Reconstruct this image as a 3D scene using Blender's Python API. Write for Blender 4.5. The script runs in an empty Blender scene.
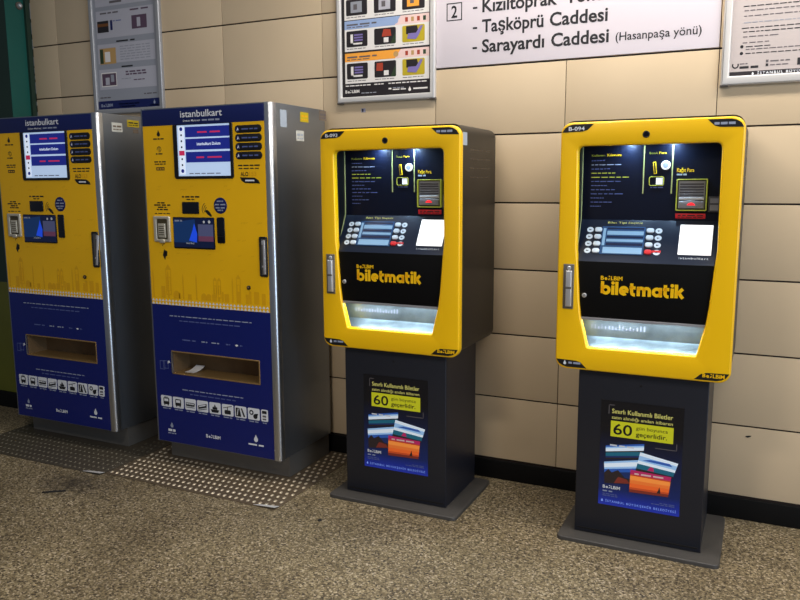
import bpy, bmesh, math, random
from mathutils import Vector, Matrix
random.seed(7)
SC = bpy.context.scene
COL = SC.collection
PI = math.pi

# ------------------------------------------------------------------ materials
def lin(c):
    return tuple((v/12.92 if v <= 0.04045 else ((v+0.055)/1.055)**2.4) for v in [x/255 for x in c])

MATS = {}
def mat(name, rgb, rough=0.5, metal=0.0, emit=0.0, emit_rgb=None, var=0.0, vscale=6.0, bump=0.0, bscale=60.0, coat=0.0, spec=0.5):
    """procedural principled material: colour with a little noise variation and optional bump"""
    m = bpy.data.materials.new(name); m.use_nodes = True
    nt = m.node_tree; b = nt.nodes['Principled BSDF']
    c = lin(rgb)
    b.inputs['Base Color'].default_value = (*c, 1)
    b.inputs['Roughness'].default_value = rough
    b.inputs['Metallic'].default_value = metal
    b.inputs['Specular IOR Level'].default_value = spec
    if coat: b.inputs['Coat Weight'].default_value = coat
    if emit:
        e = lin(emit_rgb or rgb)
        b.inputs['Emission Color'].default_value = (*e, 1)
        b.inputs['Emission Strength'].default_value = emit
    if var or bump:
        tc = nt.nodes.new('ShaderNodeTexCoord')
    if var:
        n = nt.nodes.new('ShaderNodeTexNoise'); n.inputs['Scale'].default_value = vscale; n.inputs['Detail'].default_value = 5
        r = nt.nodes.new('ShaderNodeValToRGB')
        r.color_ramp.elements[0].position = 0.3; r.color_ramp.elements[1].position = 0.7
        r.color_ramp.elements[0].color = (*[x*(1-var) for x in c], 1)
        r.color_ramp.elements[1].color = (*[min(1, x*(1+var)) for x in c], 1)
        nt.links.new(tc.outputs['Object'], n.inputs['Vector'])
        nt.links.new(n.outputs['Fac'], r.inputs['Fac'])
        nt.links.new(r.outputs['Color'], b.inputs['Base Color'])
    if bump:
        n2 = nt.nodes.new('ShaderNodeTexNoise'); n2.inputs['Scale'].default_value = bscale; n2.inputs['Detail'].default_value = 4
        bp = nt.nodes.new('ShaderNodeBump'); bp.inputs['Strength'].default_value = bump; bp.inputs['Distance'].default_value = 0.002
        nt.links.new(tc.outputs['Object'], n2.inputs['Vector'])
        nt.links.new(n2.outputs['Fac'], bp.inputs['Height'])
        nt.links.new(bp.outputs['Normal'], b.inputs['Normal'])
    MATS[name] = m
    return m

def steel(name, rgb, rough):
    """brushed steel: vertical grain"""
    m = mat(name, rgb, rough, 1.0)
    nt = m.node_tree; b = nt.nodes['Principled BSDF']
    tc = nt.nodes.new('ShaderNodeTexCoord'); mp = nt.nodes.new('ShaderNodeMapping')
    mp.inputs['Scale'].default_value = (220, 220, 3)
    n = nt.nodes.new('ShaderNodeTexNoise'); n.inputs['Scale'].default_value = 1.0; n.inputs['Detail'].default_value = 3
    r = nt.nodes.new('ShaderNodeMapRange')
    r.inputs['To Min'].default_value = rough*0.93; r.inputs['To Max'].default_value = rough*1.08
    nt.links.new(tc.outputs['Object'], mp.inputs['Vector']); nt.links.new(mp.outputs['Vector'], n.inputs['Vector'])
    nt.links.new(n.outputs['Fac'], r.inputs['Value']); nt.links.new(r.outputs['Result'], b.inputs['Roughness'])
    return m

mat('tile', (207, 184, 151), 0.42, var=0.06, vscale=1.6, bump=0.02, bscale=9)
mat('joint', (44, 32, 26), 0.9)
mat('skirting_black', (9, 8, 8), 0.6, spec=0.2)
mat('ceiling_paint', (190, 188, 182), 0.9)
steel('steel', (160, 166, 174), 0.44)
steel('steel_edge', (205, 208, 212), 0.32)
mat('plinth_steel', (116, 112, 106), 0.42, 0.5)
mat('yellow_print', (246, 188, 2), 0.38, var=0.03, vscale=5)
mat('yellow_line', (228, 168, 3), 0.4)
mat('navy', (5, 23, 102), 0.38, var=0.04, vscale=4)
mat('navy_header', (10, 24, 84), 0.38)
mat('white_print', (226, 228, 232), 0.5)
mat('grey_print', (150, 158, 180), 0.5)
mat('faint_print', (84, 96, 150), 0.5)
mat('black_print', (14, 14, 18), 0.4)
mat('ink', (26, 24, 28), 0.6)
mat('ink_soft', (96, 90, 92), 0.6)
mat('black_plastic', (16, 16, 18), 0.32)
mat('black_gloss', (9, 11, 20), 0.16)
mat('panel_night', (9, 14, 32), 0.4, spec=0.25)
mat('red_print', (206, 24, 36), 0.45)
mat('red_glow', (235, 30, 40), 0.4, emit=1.4)
mat('chrome', (215, 214, 216), 0.3, 0.65)
mat('brass_tray', (168, 134, 84), 0.4, 0.5)
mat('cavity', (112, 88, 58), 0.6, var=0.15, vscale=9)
mat('reader_metal', (206, 198, 178), 0.3, 0.45)
mat('reader_dark', (92, 82, 58), 0.45, 0.5)
mat('screen_pale', (168, 188, 216), 0.3, emit=0.7)
mat('screen_blue', (22, 32, 116), 0.3, emit=0.65)
mat('screen_red', (190, 40, 84), 0.3, emit=0.5)
mat('screen_white', (190, 200, 215), 0.3, emit=0.9)
mat('screen_night', (10, 20, 52), 0.2, emit=0.45)
mat('screen_sail', (22, 62, 190), 0.2, emit=0.8)
mat('screen_teal', (14, 44, 88), 0.2, emit=0.5)
mat('screen_dusk', (74, 78, 112), 0.2, emit=0.35)
mat('screen_rose', (104, 58, 84), 0.2, emit=0.3)
mat('yellow_paint', (250, 195, 0), 0.33, coat=0.25)
mat('fascia_black', (7, 7, 8), 0.5, spec=0.15)
mat('kiosk_black', (17, 15, 15), 0.38, bump=0.02, bscale=300)
mat('pedestal_black', (27, 29, 38), 0.4, bump=0.02, bscale=300)
mat('plate_grey', (66, 63, 60), 0.5, var=0.08, vscale=12)
mat('glow_yellow', (226, 186, 20), 0.45, emit=0.15)
mat('glow_lime', (170, 175, 60), 0.45, emit=0.18)
mat('glow_white', (236, 240, 246), 0.4, emit=0.55)
mat('pad_white', (250, 250, 250), 0.5, emit=0.9)
mat('shelf_metal', (30, 38, 56), 0.3, 0.2)
mat('lcd', (50, 78, 116), 0.2, emit=0.16)
mat('lcd_bar', (128, 160, 186), 0.25, emit=0.34)
mat('lcd_dark', (34, 40, 66), 0.25, emit=0.08)
mat('button_white', (214, 222, 230), 0.35)
mat('button_red', (214, 40, 44), 0.35)
mat('tray_metal', (128, 142, 150), 0.32, 0.75, var=0.25, vscale=14, bump=0.15, bscale=40)
mat('led', (240, 246, 255), 0.3, emit=6.0)
mat('acceptor_grey', (134, 132, 136), 0.45)
mat('acceptor_dark', (66, 64, 68), 0.45)
mat('acceptor_light', (190, 188, 188), 0.4)
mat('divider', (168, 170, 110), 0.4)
mat('sign_white', (216, 206, 211), 0.45)
mat('frame_white', (214, 210, 206), 0.35, 0.25)
mat('frame_cream', (214, 204, 180), 0.4, 0.2)
mat('frame_grey', (170, 170, 172), 0.4, 0.4)
mat('frame_corner', (92, 84, 76), 0.5)
mat('sheet_white', (232, 226, 220), 0.5)
mat('sheet_grey', (150, 152, 160), 0.5)
mat('sheet_pale', (180, 178, 186), 0.5)
mat('sheet_mauve', (186, 174, 170), 0.5)
mat('lavender', (150, 172, 210), 0.5)
mat('orange', (246, 164, 58), 0.5)
mat('pink', (236, 204, 196), 0.5)
mat('photo_dark', (30, 24, 28), 0.5)
mat('photo_violet', (126, 112, 172), 0.5)
mat('photo_olive', (186, 164, 30), 0.5)
mat('photo_red', (168, 60, 36), 0.5)
mat('photo_green', (42, 62, 34), 0.5)
mat('photo_tan', (190, 150, 92), 0.5)
mat('photo_plum', (88, 66, 84), 0.5)
mat('photo_amber', (112, 66, 22), 0.5)
mat('card_sky', (150, 190, 232), 0.4, emit=0.25)
mat('card_cloud', (216, 228, 240), 0.4, emit=0.3)
mat('card_ember', (196, 74, 34), 0.4, emit=0.2)
mat('card_amber', (234, 118, 48), 0.4, emit=0.22)
mat('card_deep', (22, 44, 98), 0.4, emit=0.15)
mat('card_sea', (24, 96, 120), 0.4, emit=0.25)
mat('card_blue', (40, 86, 170), 0.4, emit=0.25)
mat('card_land', (44, 34, 36), 0.4, emit=0.1)
mat('card_orange', (226, 96, 36), 0.4, emit=0.3)
mat('card_sun', (240, 140, 60), 0.4, emit=0.3)
mat('card_magenta', (176, 34, 92), 0.4, emit=0.25)
mat('card_dusk', (120, 44, 34), 0.4, emit=0.2)
mat('poster_yellow', (196, 196, 30), 0.4, emit=0.22)
mat('poster_text', (206, 200, 110), 0.4, emit=0.22)
mat('poster_caption', (120, 150, 230), 0.4, emit=0.35)
mat('green_lit', (18, 88, 78), 0.42, var=0.06, vscale=3)
mat('green_dark', (26, 50, 38), 0.5, var=0.08, vscale=3)
mat('olive_lower', (104, 108, 30), 0.5, var=0.1, vscale=3)
mat('sticker_white', (206, 206, 198), 0.5)
mat('sticker_grey', (168, 178, 190), 0.5)
mat('sticker_yellow', (196, 172, 20), 0.5)
mat('sticker_brown', (116, 102, 88), 0.6)
mat('tread', (112, 97, 78), 0.45, 0.5, var=0.12, vscale=5)
mat('tread_stud', (226, 210, 182), 0.3, 0.6)
mat('tread_dull', (82, 74, 62), 0.5, 0.45, var=0.15, vscale=5)
mat('tread_stud_dull', (104, 98, 84), 0.42, 0.65)
mat('scrap_dark', (20, 18, 18), 0.7)
mat('scrap_silver', (222, 220, 218), 0.35, 0.3)
mat('tape', (150, 150, 172), 0.6)

def poster_ground():
    """printed artwork ground: black above running into royal blue below"""
    m = mat('poster_ground', (8, 10, 24), 0.35)
    nt = m.node_tree; b = nt.nodes['Principled BSDF']
    tc = nt.nodes.new('ShaderNodeTexCoord'); sp = nt.nodes.new('ShaderNodeSeparateXYZ')
    r = nt.nodes.new('ShaderNodeValToRGB')
    r.color_ramp.elements[0].position = 0.0; r.color_ramp.elements[0].color = (*lin((30, 50, 168)), 1)
    e = r.color_ramp.elements.new(0.07); e.color = (*lin((20, 40, 138)), 1)
    e = r.color_ramp.elements.new(0.16); e.color = (*lin((13, 32, 88)), 1)
    e = r.color_ramp.elements.new(0.40); e.color = (*lin((10, 24, 62)), 1)
    r.color_ramp.elements[-1].position = 0.72; r.color_ramp.elements[-1].color = (*lin((7, 8, 16)), 1)
    nt.links.new(tc.outputs['Generated'], sp.inputs['Vector'])
    nt.links.new(sp.outputs['Z'], r.inputs['Fac'])
    nt.links.new(r.outputs['Color'], b.inputs['Base Color'])
    nt.links.new(r.outputs['Color'], b.inputs['Emission Color'])
    b.inputs['Emission Strength'].default_value = 0.2
poster_ground()

def floor_material():
    m = mat('terrazzo', (120, 104, 84), 0.55)
    nt = m.node_tree; b = nt.nodes['Principled BSDF']; L = nt.links.new
    tc = nt.nodes.new('ShaderNodeTexCoord')
    v = nt.nodes.new('ShaderNodeTexVoronoi'); v.inputs['Scale'].default_value = 165
    n1 = nt.nodes.new('ShaderNodeTexNoise'); n1.inputs['Scale'].default_value = 70; n1.inputs['Detail'].default_value = 6; n1.inputs['Roughness'].default_value = 0.7
    n2 = nt.nodes.new('ShaderNodeTexNoise'); n2.inputs['Scale'].default_value = 2.2; n2.inputs['Detail'].default_value = 6
    sep = nt.nodes.new('ShaderNodeSeparateColor')
    r1 = nt.nodes.new('ShaderNodeValToRGB')
    cr = r1.color_ramp
    cr.elements[0].position = 0.0; cr.elements[0].color = (*lin((50, 41, 31)), 1)
    for pos, c in ((0.12, (88, 76, 56)), (0.3, (120, 106, 78)), (0.6, (141, 126, 95)), (0.85, (172, 156, 122))):
        e = cr.elements.new(pos); e.color = (*lin(c), 1)
    cr.elements[-1].position = 1.0; cr.elements[-1].color = (*lin((206, 190, 164)), 1)
    r2 = nt.nodes.new('ShaderNodeValToRGB')
    r2.color_ramp.elements[0].position = 0.36; r2.color_ramp.elements[0].color = (0.42, 0.39, 0.36, 1)
    r2.color_ramp.elements[1].position = 0.56; r2.color_ramp.elements[1].color = (1, 1, 1, 1)
    r3 = nt.nodes.new('ShaderNodeValToRGB')
    r3.color_ramp.elements[0].position = 0.3; r3.color_ramp.elements[0].color = (0.62, 0.60, 0.58, 1)
    r3.color_ramp.elements[1].position = 0.7; r3.color_ramp.elements[1].color = (1, 1, 1, 1)
    m1 = nt.nodes.new('ShaderNodeMix'); m1.data_type = 'RGBA'; m1.blend_type = 'MULTIPLY'; m1.inputs[0].default_value = 1
    m2 = nt.nodes.new('ShaderNodeMix'); m2.data_type = 'RGBA'; m2.blend_type = 'MULTIPLY'; m2.inputs[0].default_value = 1
    for t in (v, n1, n2): L(tc.outputs['Object'], t.inputs['Vector'])
    L(v.outputs['Color'], sep.inputs['Color']); L(sep.outputs['Red'], r1.inputs['Fac'])
    L(n1.outputs['Fac'], r2.inputs['Fac']); L(n2.outputs['Fac'], r3.inputs['Fac'])
    L(r1.outputs['Color'], m1.inputs[6]); L(r2.outputs['Color'], m1.inputs[7])
    L(m1.outputs[2], m2.inputs[6]); L(r3.outputs['Color'], m2.inputs[7])
    # a dark trodden-in stain with its own outline in front of the left plate
    mp = nt.nodes.new('ShaderNodeMapping'); mp.inputs['Location'].default_value = (2.86, 0.90, 0)
    mp.vector_type = 'POINT'; L(tc.outputs['Object'], mp.inputs['Vector'])
    ms = nt.nodes.new('ShaderNodeVectorMath'); ms.operation = 'MULTIPLY'; ms.inputs[1].default_value = (3.6, 5.5, 0)
    L(mp.outputs['Vector'], ms.inputs[0])
    ln = nt.nodes.new('ShaderNodeVectorMath'); ln.operation = 'LENGTH'; L(ms.outputs[0], ln.inputs[0])
    n4 = nt.nodes.new('ShaderNodeTexNoise'); n4.inputs['Scale'].default_value = 22; n4.inputs['Detail'].default_value = 5
    L(tc.outputs['Object'], n4.inputs['Vector'])
    ad = nt.nodes.new('ShaderNodeMath'); ad.operation = 'MULTIPLY_ADD'; ad.inputs[1].default_value = 1.6
    L(n4.outputs['Fac'], ad.inputs[0]); L(ln.outputs['Value'], ad.inputs[2])
    r4 = nt.nodes.new('ShaderNodeValToRGB')
    r4.color_ramp.elements[0].position = 0.5; r4.color_ramp.elements[0].color = (0.36, 0.36, 0.38, 1)
    r4.color_ramp.elements[1].position = 1.0; r4.color_ramp.elements[1].color = (1, 1, 1, 1)
    mr = nt.nodes.new('ShaderNodeMath'); mr.operation = 'MULTIPLY'; mr.inputs[1].default_value = 0.58
    L(ad.outputs[0], mr.inputs[0]); L(mr.outputs[0], r4.inputs['Fac'])
    m3 = nt.nodes.new('ShaderNodeMix'); m3.data_type = 'RGBA'; m3.blend_type = 'MULTIPLY'; m3.inputs[0].default_value = 1
    L(m2.outputs[2], m3.inputs[6]); L(r4.outputs['Color'], m3.inputs[7])
    L(m3.outputs[2], b.inputs['Base Color'])
    bp = nt.nodes.new('ShaderNodeBump'); bp.inputs['Strength'].default_value = 0.3; bp.inputs['Distance'].default_value = 0.002
    L(n1.outputs['Fac'], bp.inputs['Height']); L(bp.outputs['Normal'], b.inputs['Normal'])
floor_material()

# ------------------------------------------------------------------ mesh building
class Fr:
    """a drawing frame: a along U, b along V, e out along N"""
    def __init__(s, O, U, V, N): s.O, s.U, s.V, s.N = Vector(O), Vector(U).normalized(), Vector(V).normalized(), Vector(N).normalized()
    def p(s, a, b, e): return s.O + s.U*a + s.V*b + s.N*e
def front(y): return Fr((0, y, 0), (1, 0, 0), (0, 0, 1), (0, -1, 0))       # faces the room
def side(x): return Fr((x, 0, 0), (0, 1, 0), (0, 0, 1), (1, 0, 0))         # faces +x; a = y, b = z
def up(z): return Fr((0, 0, z), (1, 0, 0), (0, 1, 0), (0, 0, 1))           # faces up; a = x, b = y

def rrect(a0, a1, b0, b1, r=0.0, seg=6):
    if not isinstance(r, (list, tuple)) and r <= 0: return [(a0, b0), (a1, b0), (a1, b1), (a0, b1)]
    rs = r if isinstance(r, (list, tuple)) else [r]*4
    out = []
    for (cx, cy, t0, q) in ((a0, b0, PI, rs[0]), (a1, b0, 1.5*PI, rs[1]), (a1, b1, 0, rs[2]), (a0, b1, .5*PI, rs[3])):
        if q <= 0: out.append((cx, cy)); continue
        ox = cx+q if cx == a0 else cx-q; oy = cy+q if cy == b0 else cy-q
        for i in range(seg+1):
            t = t0+.5*PI*i/seg; out.append((ox+q*math.cos(t), oy+q*math.sin(t)))
    return out
def circle(cx, cy, r, n=24, ry=None):
    ry = r if ry is None else ry
    return [(cx+r*math.cos(2*PI*i/n), cy+ry*math.sin(2*PI*i/n)) for i in range(n)]
def inset(poly, d):
    n = len(poly); out = []
    for i in range(n):
        p0, p1, p2 = Vector(poly[i-1]), Vector(poly[i]), Vector(poly[(i+1) % n])
        e1 = (p1-p0).normalized() if (p1-p0).length > 1e-9 else (p2-p1).normalized()
        e2 = (p2-p1).normalized() if (p2-p1).length > 1e-9 else e1
        n1 = Vector((-e1.y, e1.x)); n2 = Vector((-e2.y, e2.x))
        m = n1+n2
        m = m/max(m.dot(m)/2, 0.25) if m.length > 1e-6 else n1
        out.append(tuple(p1+m*d))
    return out
def round_poly(pts, rad, seg=5):
    """round the corners of a polygon; rad one number or one per corner"""
    n = len(pts); out = []
    for i in range(n):
        r = rad[i] if isinstance(rad, (list, tuple)) else rad
        p0, p1, p2 = Vector(pts[i-1]), Vector(pts[i]), Vector(pts[(i+1) % n])
        if r <= 0: out.append(tuple(p1)); continue
        d1 = (p0-p1).normalized(); d2 = (p2-p1).normalized()
        a = p1+d1*r; c = p1+d2*r
        for k in range(seg+1):
            t = k/seg; out.append(tuple(a*(1-t)**2+p1*2*t*(1-t)+c*t*t))
    return out

class MB:
    def __init__(s): s.v, s.f, s.m, s.names = [], [], [], []
    def add(s, vs, fs, m):
        if m not in s.names: s.names.append(m)
        k = s.names.index(m); o = len(s.v)
        s.v += [Vector(x) for x in vs]; s.f += [tuple(o+i for i in f) for f in fs]; s.m += [k]*len(fs)
        return s
    # flat printed shapes, e above the frame
    def poly(s, fr, pts, m, e=0.0006): return s.add([fr.p(a, b, e) for a, b in pts], [tuple(range(len(pts)))], m)
    def rect(s, fr, a0, a1, b0, b1, m, e=0.0006): return s.poly(fr, [(a0, b0), (a1, b0), (a1, b1), (a0, b1)], m, e)
    def disc(s, fr, a, b, r, m, e=0.0006, ry=None, n=20): return s.poly(fr, circle(a, b, r, n, ry), m, e)
    def ribbon(s, fr, pts, w, m, e=0.0006, closed=False):
        n = len(pts); L, R = [], []
        for i in range(n):
            p = Vector(pts[i])
            a = Vector(pts[i-1]) if (i > 0 or closed) else p
            c = Vector(pts[(i+1) % n]) if (i < n-1 or closed) else p
            t = ((c-p).normalized() if (c-p).length > 0 else Vector((0, 0)))+((p-a).normalized() if (p-a).length > 0 else Vector((0, 0)))
            t.normalize(); q = Vector((-t.y, t.x))*w/2
            L.append(p+q); R.append(p-q)
        vs = [fr.p(x, y, e) for x, y in L]+[fr.p(x, y, e) for x, y in R]
        fs = [(i, (i+1) % n, n+(i+1) % n, n+i) for i in range(n if closed else n-1)]
        return s.add(vs, fs, m)
    def outline(s, fr, a0, a1, b0, b1, w, m, e=0.0006):
        s.rect(fr, a0, a1, b0, b0+w, m, e); s.rect(fr, a0, a1, b1-w, b1, m, e)
        s.rect(fr, a0, a0+w, b0+w, b1-w, m, e); return s.rect(fr, a1-w, a1, b0+w, b1-w, m, e)
    def greek(s, fr, a0, a1, b, h, m, e=0.0006, words=5, seed=1, align='l'):
        """a line of print too small to read: word-long strokes"""
        rnd = random.Random(seed*31+int(abs(b)*1000)); x = a0; ws = [rnd.uniform(.5, 1.5) for _ in range(words)]
        gap = .25; k = (a1-a0)/(sum(ws)+gap*(words-1))
        for w in ws:
            s.rect(fr, x, x+w*k, b, b+h, m, e); x += (w+gap)*k
        return s
    def text(s, fr, txt, a0, b, m, width=None, cap=None, e=0.0008, bold=0.0, a1=None, spacing=1.0, shear=0.0):
        c = bpy.data.curves.new('lettering', 'FONT'); c.body = txt; c.size = 1.0; c.offset = bold; c.space_character = spacing; c.shear = shear
        c.resolution_u = 3
        o = bpy.data.objects.new('lettering', c); COL.objects.link(o)
        dg = bpy.context.evaluated_depsgraph_get(); dg.update()
        me = bpy.data.meshes.new_from_object(o.evaluated_get(dg))
        vs = [v.co.copy() for v in me.vertices]; fs = [tuple(p.vertices) for p in me.polygons]
        bpy.data.objects.remove(o); bpy.data.curves.remove(c); bpy.data.meshes.remove(me)
        if not vs: return s
        x0 = min(v.x for v in vs); x1 = max(v.x for v in vs)
        if a1 is not None: width = a1-a0
        capu = 0.70
        sx = width/(x1-x0) if width else cap/capu
        sy = cap/capu if cap else sx
        return s.add([fr.p(a0+(v.x-x0)*sx, b+v.y*sy, e) for v in vs], fs, m)
    # solids
    def slab(s, fr, poly, e0, e1, m, r=0.0, seg=3):
        n = len(poly); rings = [[fr.p(a, b, e0) for a, b in poly]]
        if r > 0:
            for i in range(seg+1):
                t = .5*PI*i/seg; q = inset(poly, r*(1-math.cos(t)))
                rings.append([fr.p(a, b, e1-r+r*math.sin(t)) for a, b in q])
        else: rings.append([fr.p(a, b, e1) for a, b in poly])
        vs = [v for rg in rings for v in rg]; fs = []
        for k in range(len(rings)-1):
            for i in range(n):
                j = (i+1) % n; fs.append((k*n+i, k*n+j, (k+1)*n+j, (k+1)*n+i))
        fs.append(tuple(reversed(range(n)))); fs.append(tuple(range((len(rings)-1)*n, len(rings)*n)))
        return s.add(vs, fs, m)
    def box(s, fr, a0, a1, b0, b1, e0, e1, m, r=0.0): return s.slab(fr, rrect(a0, a1, b0, b1), e0, e1, m, r)
    def cyl(s, fr, a, b, rad, e0, e1, m, r=0.0, n=24): return s.slab(fr, circle(a, b, rad, n), e0, e1, m, r)
    def frame(s, fr, outer, inner, e0, e1, m, r=0.0, seg=3, back=True):
        """solid plate with a hole; front edges rounded"""
        bm = bmesh.new()
        def ring(pts, e): return [bm.verts.new(fr.p(a, b, e)) for a, b in pts]
        O, I = [ring(outer, e0)], [ring(inner, e0)]
        if r > 0:
            for i in range(seg+1):
                t = .5*PI*i/seg; d = r*(1-math.cos(t)); e = e1-r+r*math.sin(t)
                O.append(ring(inset(outer, d), e)); I.append(ring(inset(inner, -d), e))
        else: O.append(ring(outer, e1)); I.append(ring(inner, e1))
        for R in (O, I):
            for k in range(len(R)-1):
                n = len(R[k])
                for i in range(n): bm.faces.new((R[k][i], R[k][(i+1) % n], R[k+1][(i+1) % n], R[k+1][i]))
        for a, b in ([(O[-1], I[-1]), (O[0], I[0])] if back else [(O[-1], I[-1])]):
            ed = []
            for R in (a, b):
                for i in range(len(R)):
                    x = bm.edges.get((R[i], R[(i+1) % len(R)])) or bm.edges.new((R[i], R[(i+1) % len(R)]))
                    ed.append(x)
            bmesh.ops.triangle_fill(bm, edges=ed, use_beauty=True)
        bm.verts.index_update()
        vs = [v.co.copy() for v in bm.verts]; fs = [tuple(v.index for v in f.verts) for f in bm.faces]
        bm.free(); return s.add(vs, fs, m)
    def tube(s, pts, rad, m, n=8):
        vs, fs = [], []; P = [Vector(p) for p in pts]
        for i, p in enumerate(P):
            t = (P[min(i+1, len(P)-1)]-P[max(i-1, 0)]).normalized()
            u = t.cross(Vector((0, 1, 0)) if abs(t.y) < .9 else Vector((1, 0, 0))).normalized(); w = t.cross(u)
            vs += [p+(u*math.cos(2*PI*k/n)+w*math.sin(2*PI*k/n))*rad for k in range(n)]
        for i in range(len(P)-1):
            for k in range(n): fs.append((i*n+k, i*n+(k+1) % n, (i+1)*n+(k+1) % n, (i+1)*n+k))
        fs.append(tuple(range(n))); fs.append(tuple(range((len(P)-1)*n, len(P)*n)))
        return s.add(vs, fs, m)
    def build(s, name, parent=None, origin=(0, 0, 0), loc=(0, 0, 0)):
        """origin: the world point the mesh is measured from; loc: the object's place under its parent"""
        o0 = Vector(origin)
        me = bpy.data.meshes.new(name)
        me.from_pydata([tuple(v-o0) for v in s.v], [], s.f); me.validate()
        for n in s.names: me.materials.append(MATS[n])
        if len(me.polygons) == len(s.m): me.polygons.foreach_set('material_index', s.m)
        bm = bmesh.new(); bm.from_mesh(me); bmesh.ops.recalc_face_normals(bm, faces=bm.faces); bm.to_mesh(me); bm.free()
        me.polygons.foreach_set('use_smooth', [True]*len(me.polygons))
        me.set_sharp_from_angle(angle=math.radians(38)); me.update()
        o = bpy.data.objects.new(name, me); COL.objects.link(o)
        if parent: o.parent = parent
        o.location = loc
        return o

def tag(o, label=None, cat=None, group=None, kind=None):
    if label: o['label'] = label
    if cat: o['category'] = cat
    if group: o['group'] = group
    if kind: o['kind'] = kind
    return o
def empty(name, loc):
    o = bpy.data.objects.new(name, None); COL.objects.link(o); o.location = loc; o.empty_display_size = 0.1; return o
def copy_tree(o, parent=None):
    c = o.copy(); COL.objects.link(c); c.parent = parent
    for ch in list(o.children): copy_tree(ch, c)
    return c

# ------------------------------------------------------------------ the setting
JX, TW = -1.403, 0.600          # a vertical joint and the tile width
JZ, TH = 1.601, 0.301           # a horizontal joint and the tile height
WL, WR, WTOP = -4.02, 2.4, 3.105

w = MB(); F0 = front(0)
w.box(F0, WL-0.6, WR, 0.0, WTOP, -0.15, -0.006, 'joint')
zs = [JZ+TH*k for k in range(-5, 6)]
for i in range(len(zs)-1):
    z0, z1 = zs[i]+0.0036, zs[i+1]-0.0036
    k = -5
    while True:
        x0 = JX+TW*k+0.0015; x1 = x0+TW-0.0030; k += 1
        if x0 > WR: break
        x0 = max(x0, WL+0.012)
        if x1-x0 < 0.02: continue
        w.box(F0, x0, min(x1, WR), max(z0, 0.09), min(z1, WTOP), -0.007, 0.0, 'tile', 0.0008)
rj = random.Random(11); z = 1.45
while z < WTOP-.1:
    h = rj.uniform(.02, .09); w.box(F0, WL+.006, WL+.0125, z, z+h, -.006, rj.uniform(-.001, .0015), 'frame_grey'); z += h+rj.uniform(.01, .05)
wall = tag(w.build('wall_back'), kind='structure')
fl = MB(); fl.box(up(0), -6.5, 4.5, -6.0, 0.15, -0.1, 0.0, 'terrazzo'); tag(fl.build('floor'), kind='structure')
b = MB(); b.box(F0, WL, WR, 0.0, 0.0905, 0.0, 0.012, 'skirting_black', 0.002)
tag(b.build('baseboard_back'), kind='structure')

# green painted pier closing the wall on the left
g = MB()
g.box(up(0), -5.4, -4.032, -0.155, 0.0, 0.30, WTOP, 'green_dark', 0.0)
g.box(up(0), -5.4, -4.0315, -0.1555, 0.0, 0.10, 0.80, 'olive_lower', 0.0)  # lower part of the pier coloured olive
g.box(side(-4.032), -0.155, 0.0, 0.10, WTOP, 0.0, 0.0025, 'green_lit')  # lit copy of the pier's green: light on the side face put into the colour
g.box(up(0), -4.030, -4.012, -0.03, 0.0, 0.10, WTOP, 'green_dark')
tag(g.build('wall_left'), kind='structure')
b = MB(); b.box(up(0), -5.4, -4.020, -0.17, 0.0, 0.0, 0.10, 'skirting_black', 0.002)
tag(b.build('baseboard_left'), kind='structure')
# round fitting on the pier
r = empty('wall_fitting', (-4.026, -0.062, 2.43))
f = MB(); f.cyl(side(0), 0, 0, 0.022, -0.0035, 0.006, 'frame_corner', 0.002); f.build('base', r)
f = MB(); f.cyl(side(0), 0, 0, 0.013, 0.006, 0.02, 'chrome', 0.008); f.build('cap', r)
tag(r, 'small round chrome fitting high on the green pier at the left edge', 'wall fitting')

# ------------------------------------------------------------------ letter strokes for the heavy rounded logotype
def arc(cx, cy, r, t0, t1, n=16): return [(cx+r*math.cos(math.radians(t0+(t1-t0)*i/n)), cy+r*math.sin(math.radians(t0+(t1-t0)*i/n))) for i in range(n+1)]
def logotype(mb, fr, word, a0, b, xh, m, e=0.0012):
    S = .335; W = S*xh
    def rib(pts, x): mb.ribbon(fr, [(a0+(x+px)*xh, b+py*xh) for px, py in pts], W, m, e)
    def dot(cx, cy, x): mb.disc(fr, a0+(x+cx)*xh, b+cy*xh, W*.56, m, e)
    x = 0.0
    for ch in word:
        if ch == 'b': rib([(.15, 0.12), (.15, 1.42)], x); rib(arc(.5, .5, .35, 180, 540, 28), x); adv = 1.0
        elif ch == 'i': rib([(.15, 0), (.15, 1.0)], x); dot(.15, 1.27, x); adv = .30
        elif ch == 'l': rib([(.15, 0), (.15, 1.42)], x); adv = .30
        elif ch == 'e': rib(arc(.5, .5, .35, 0, 305, 24), x); rib([(.2, .47), (.96, .47)], x); adv = .98
        elif ch == 't': rib([(.22, 1.32), (.22, .38)], x); rib(arc(.55, .42, .33, 180, 275, 8), x); rib([(0.0, .86), (.62, .86)], x); adv = .66
        elif ch == 'm':
            rib([(.15, 0), (.15, 1.0)], x); rib(arc(.43, .58, .28, 180, 0, 12)+[(.71, 0)], x); rib(arc(.99, .58, .28, 180, 0, 12)+[(1.27, 0)], x); adv = 1.42
        elif ch == 'a': rib(arc(.5, .5, .35, 0, 360, 28), x); rib([(.85, 0), (.85, 1.0)], x); adv = 1.0
        elif ch == 'k': rib([(.15, 0), (.15, 1.42)], x); rib([(.22, .42), (.78, 1.0)], x); rib([(.36, .58), (.82, 0)], x); adv = .96
        x += adv+.10
    return x*xh
def logo_width(word, xh):
    A = dict(b=1.0, i=.3, l=.3, e=.98, t=.66, m=1.42, a=1.0, k=.96); return sum(A[c]+.1 for c in word)*xh-.1*xh
def drop(mb, fr, a, b, h, m, e=0.0008):
    """water-drop / tulip mark"""
    pts = [(a, b+h)]+[(a+h*.32*math.cos(t), b+h*.32+h*.32*math.sin(t)) for t in [math.radians(25-i*230/12) for i in range(13)]]
    return mb.poly(fr, pts, m, e)
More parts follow.
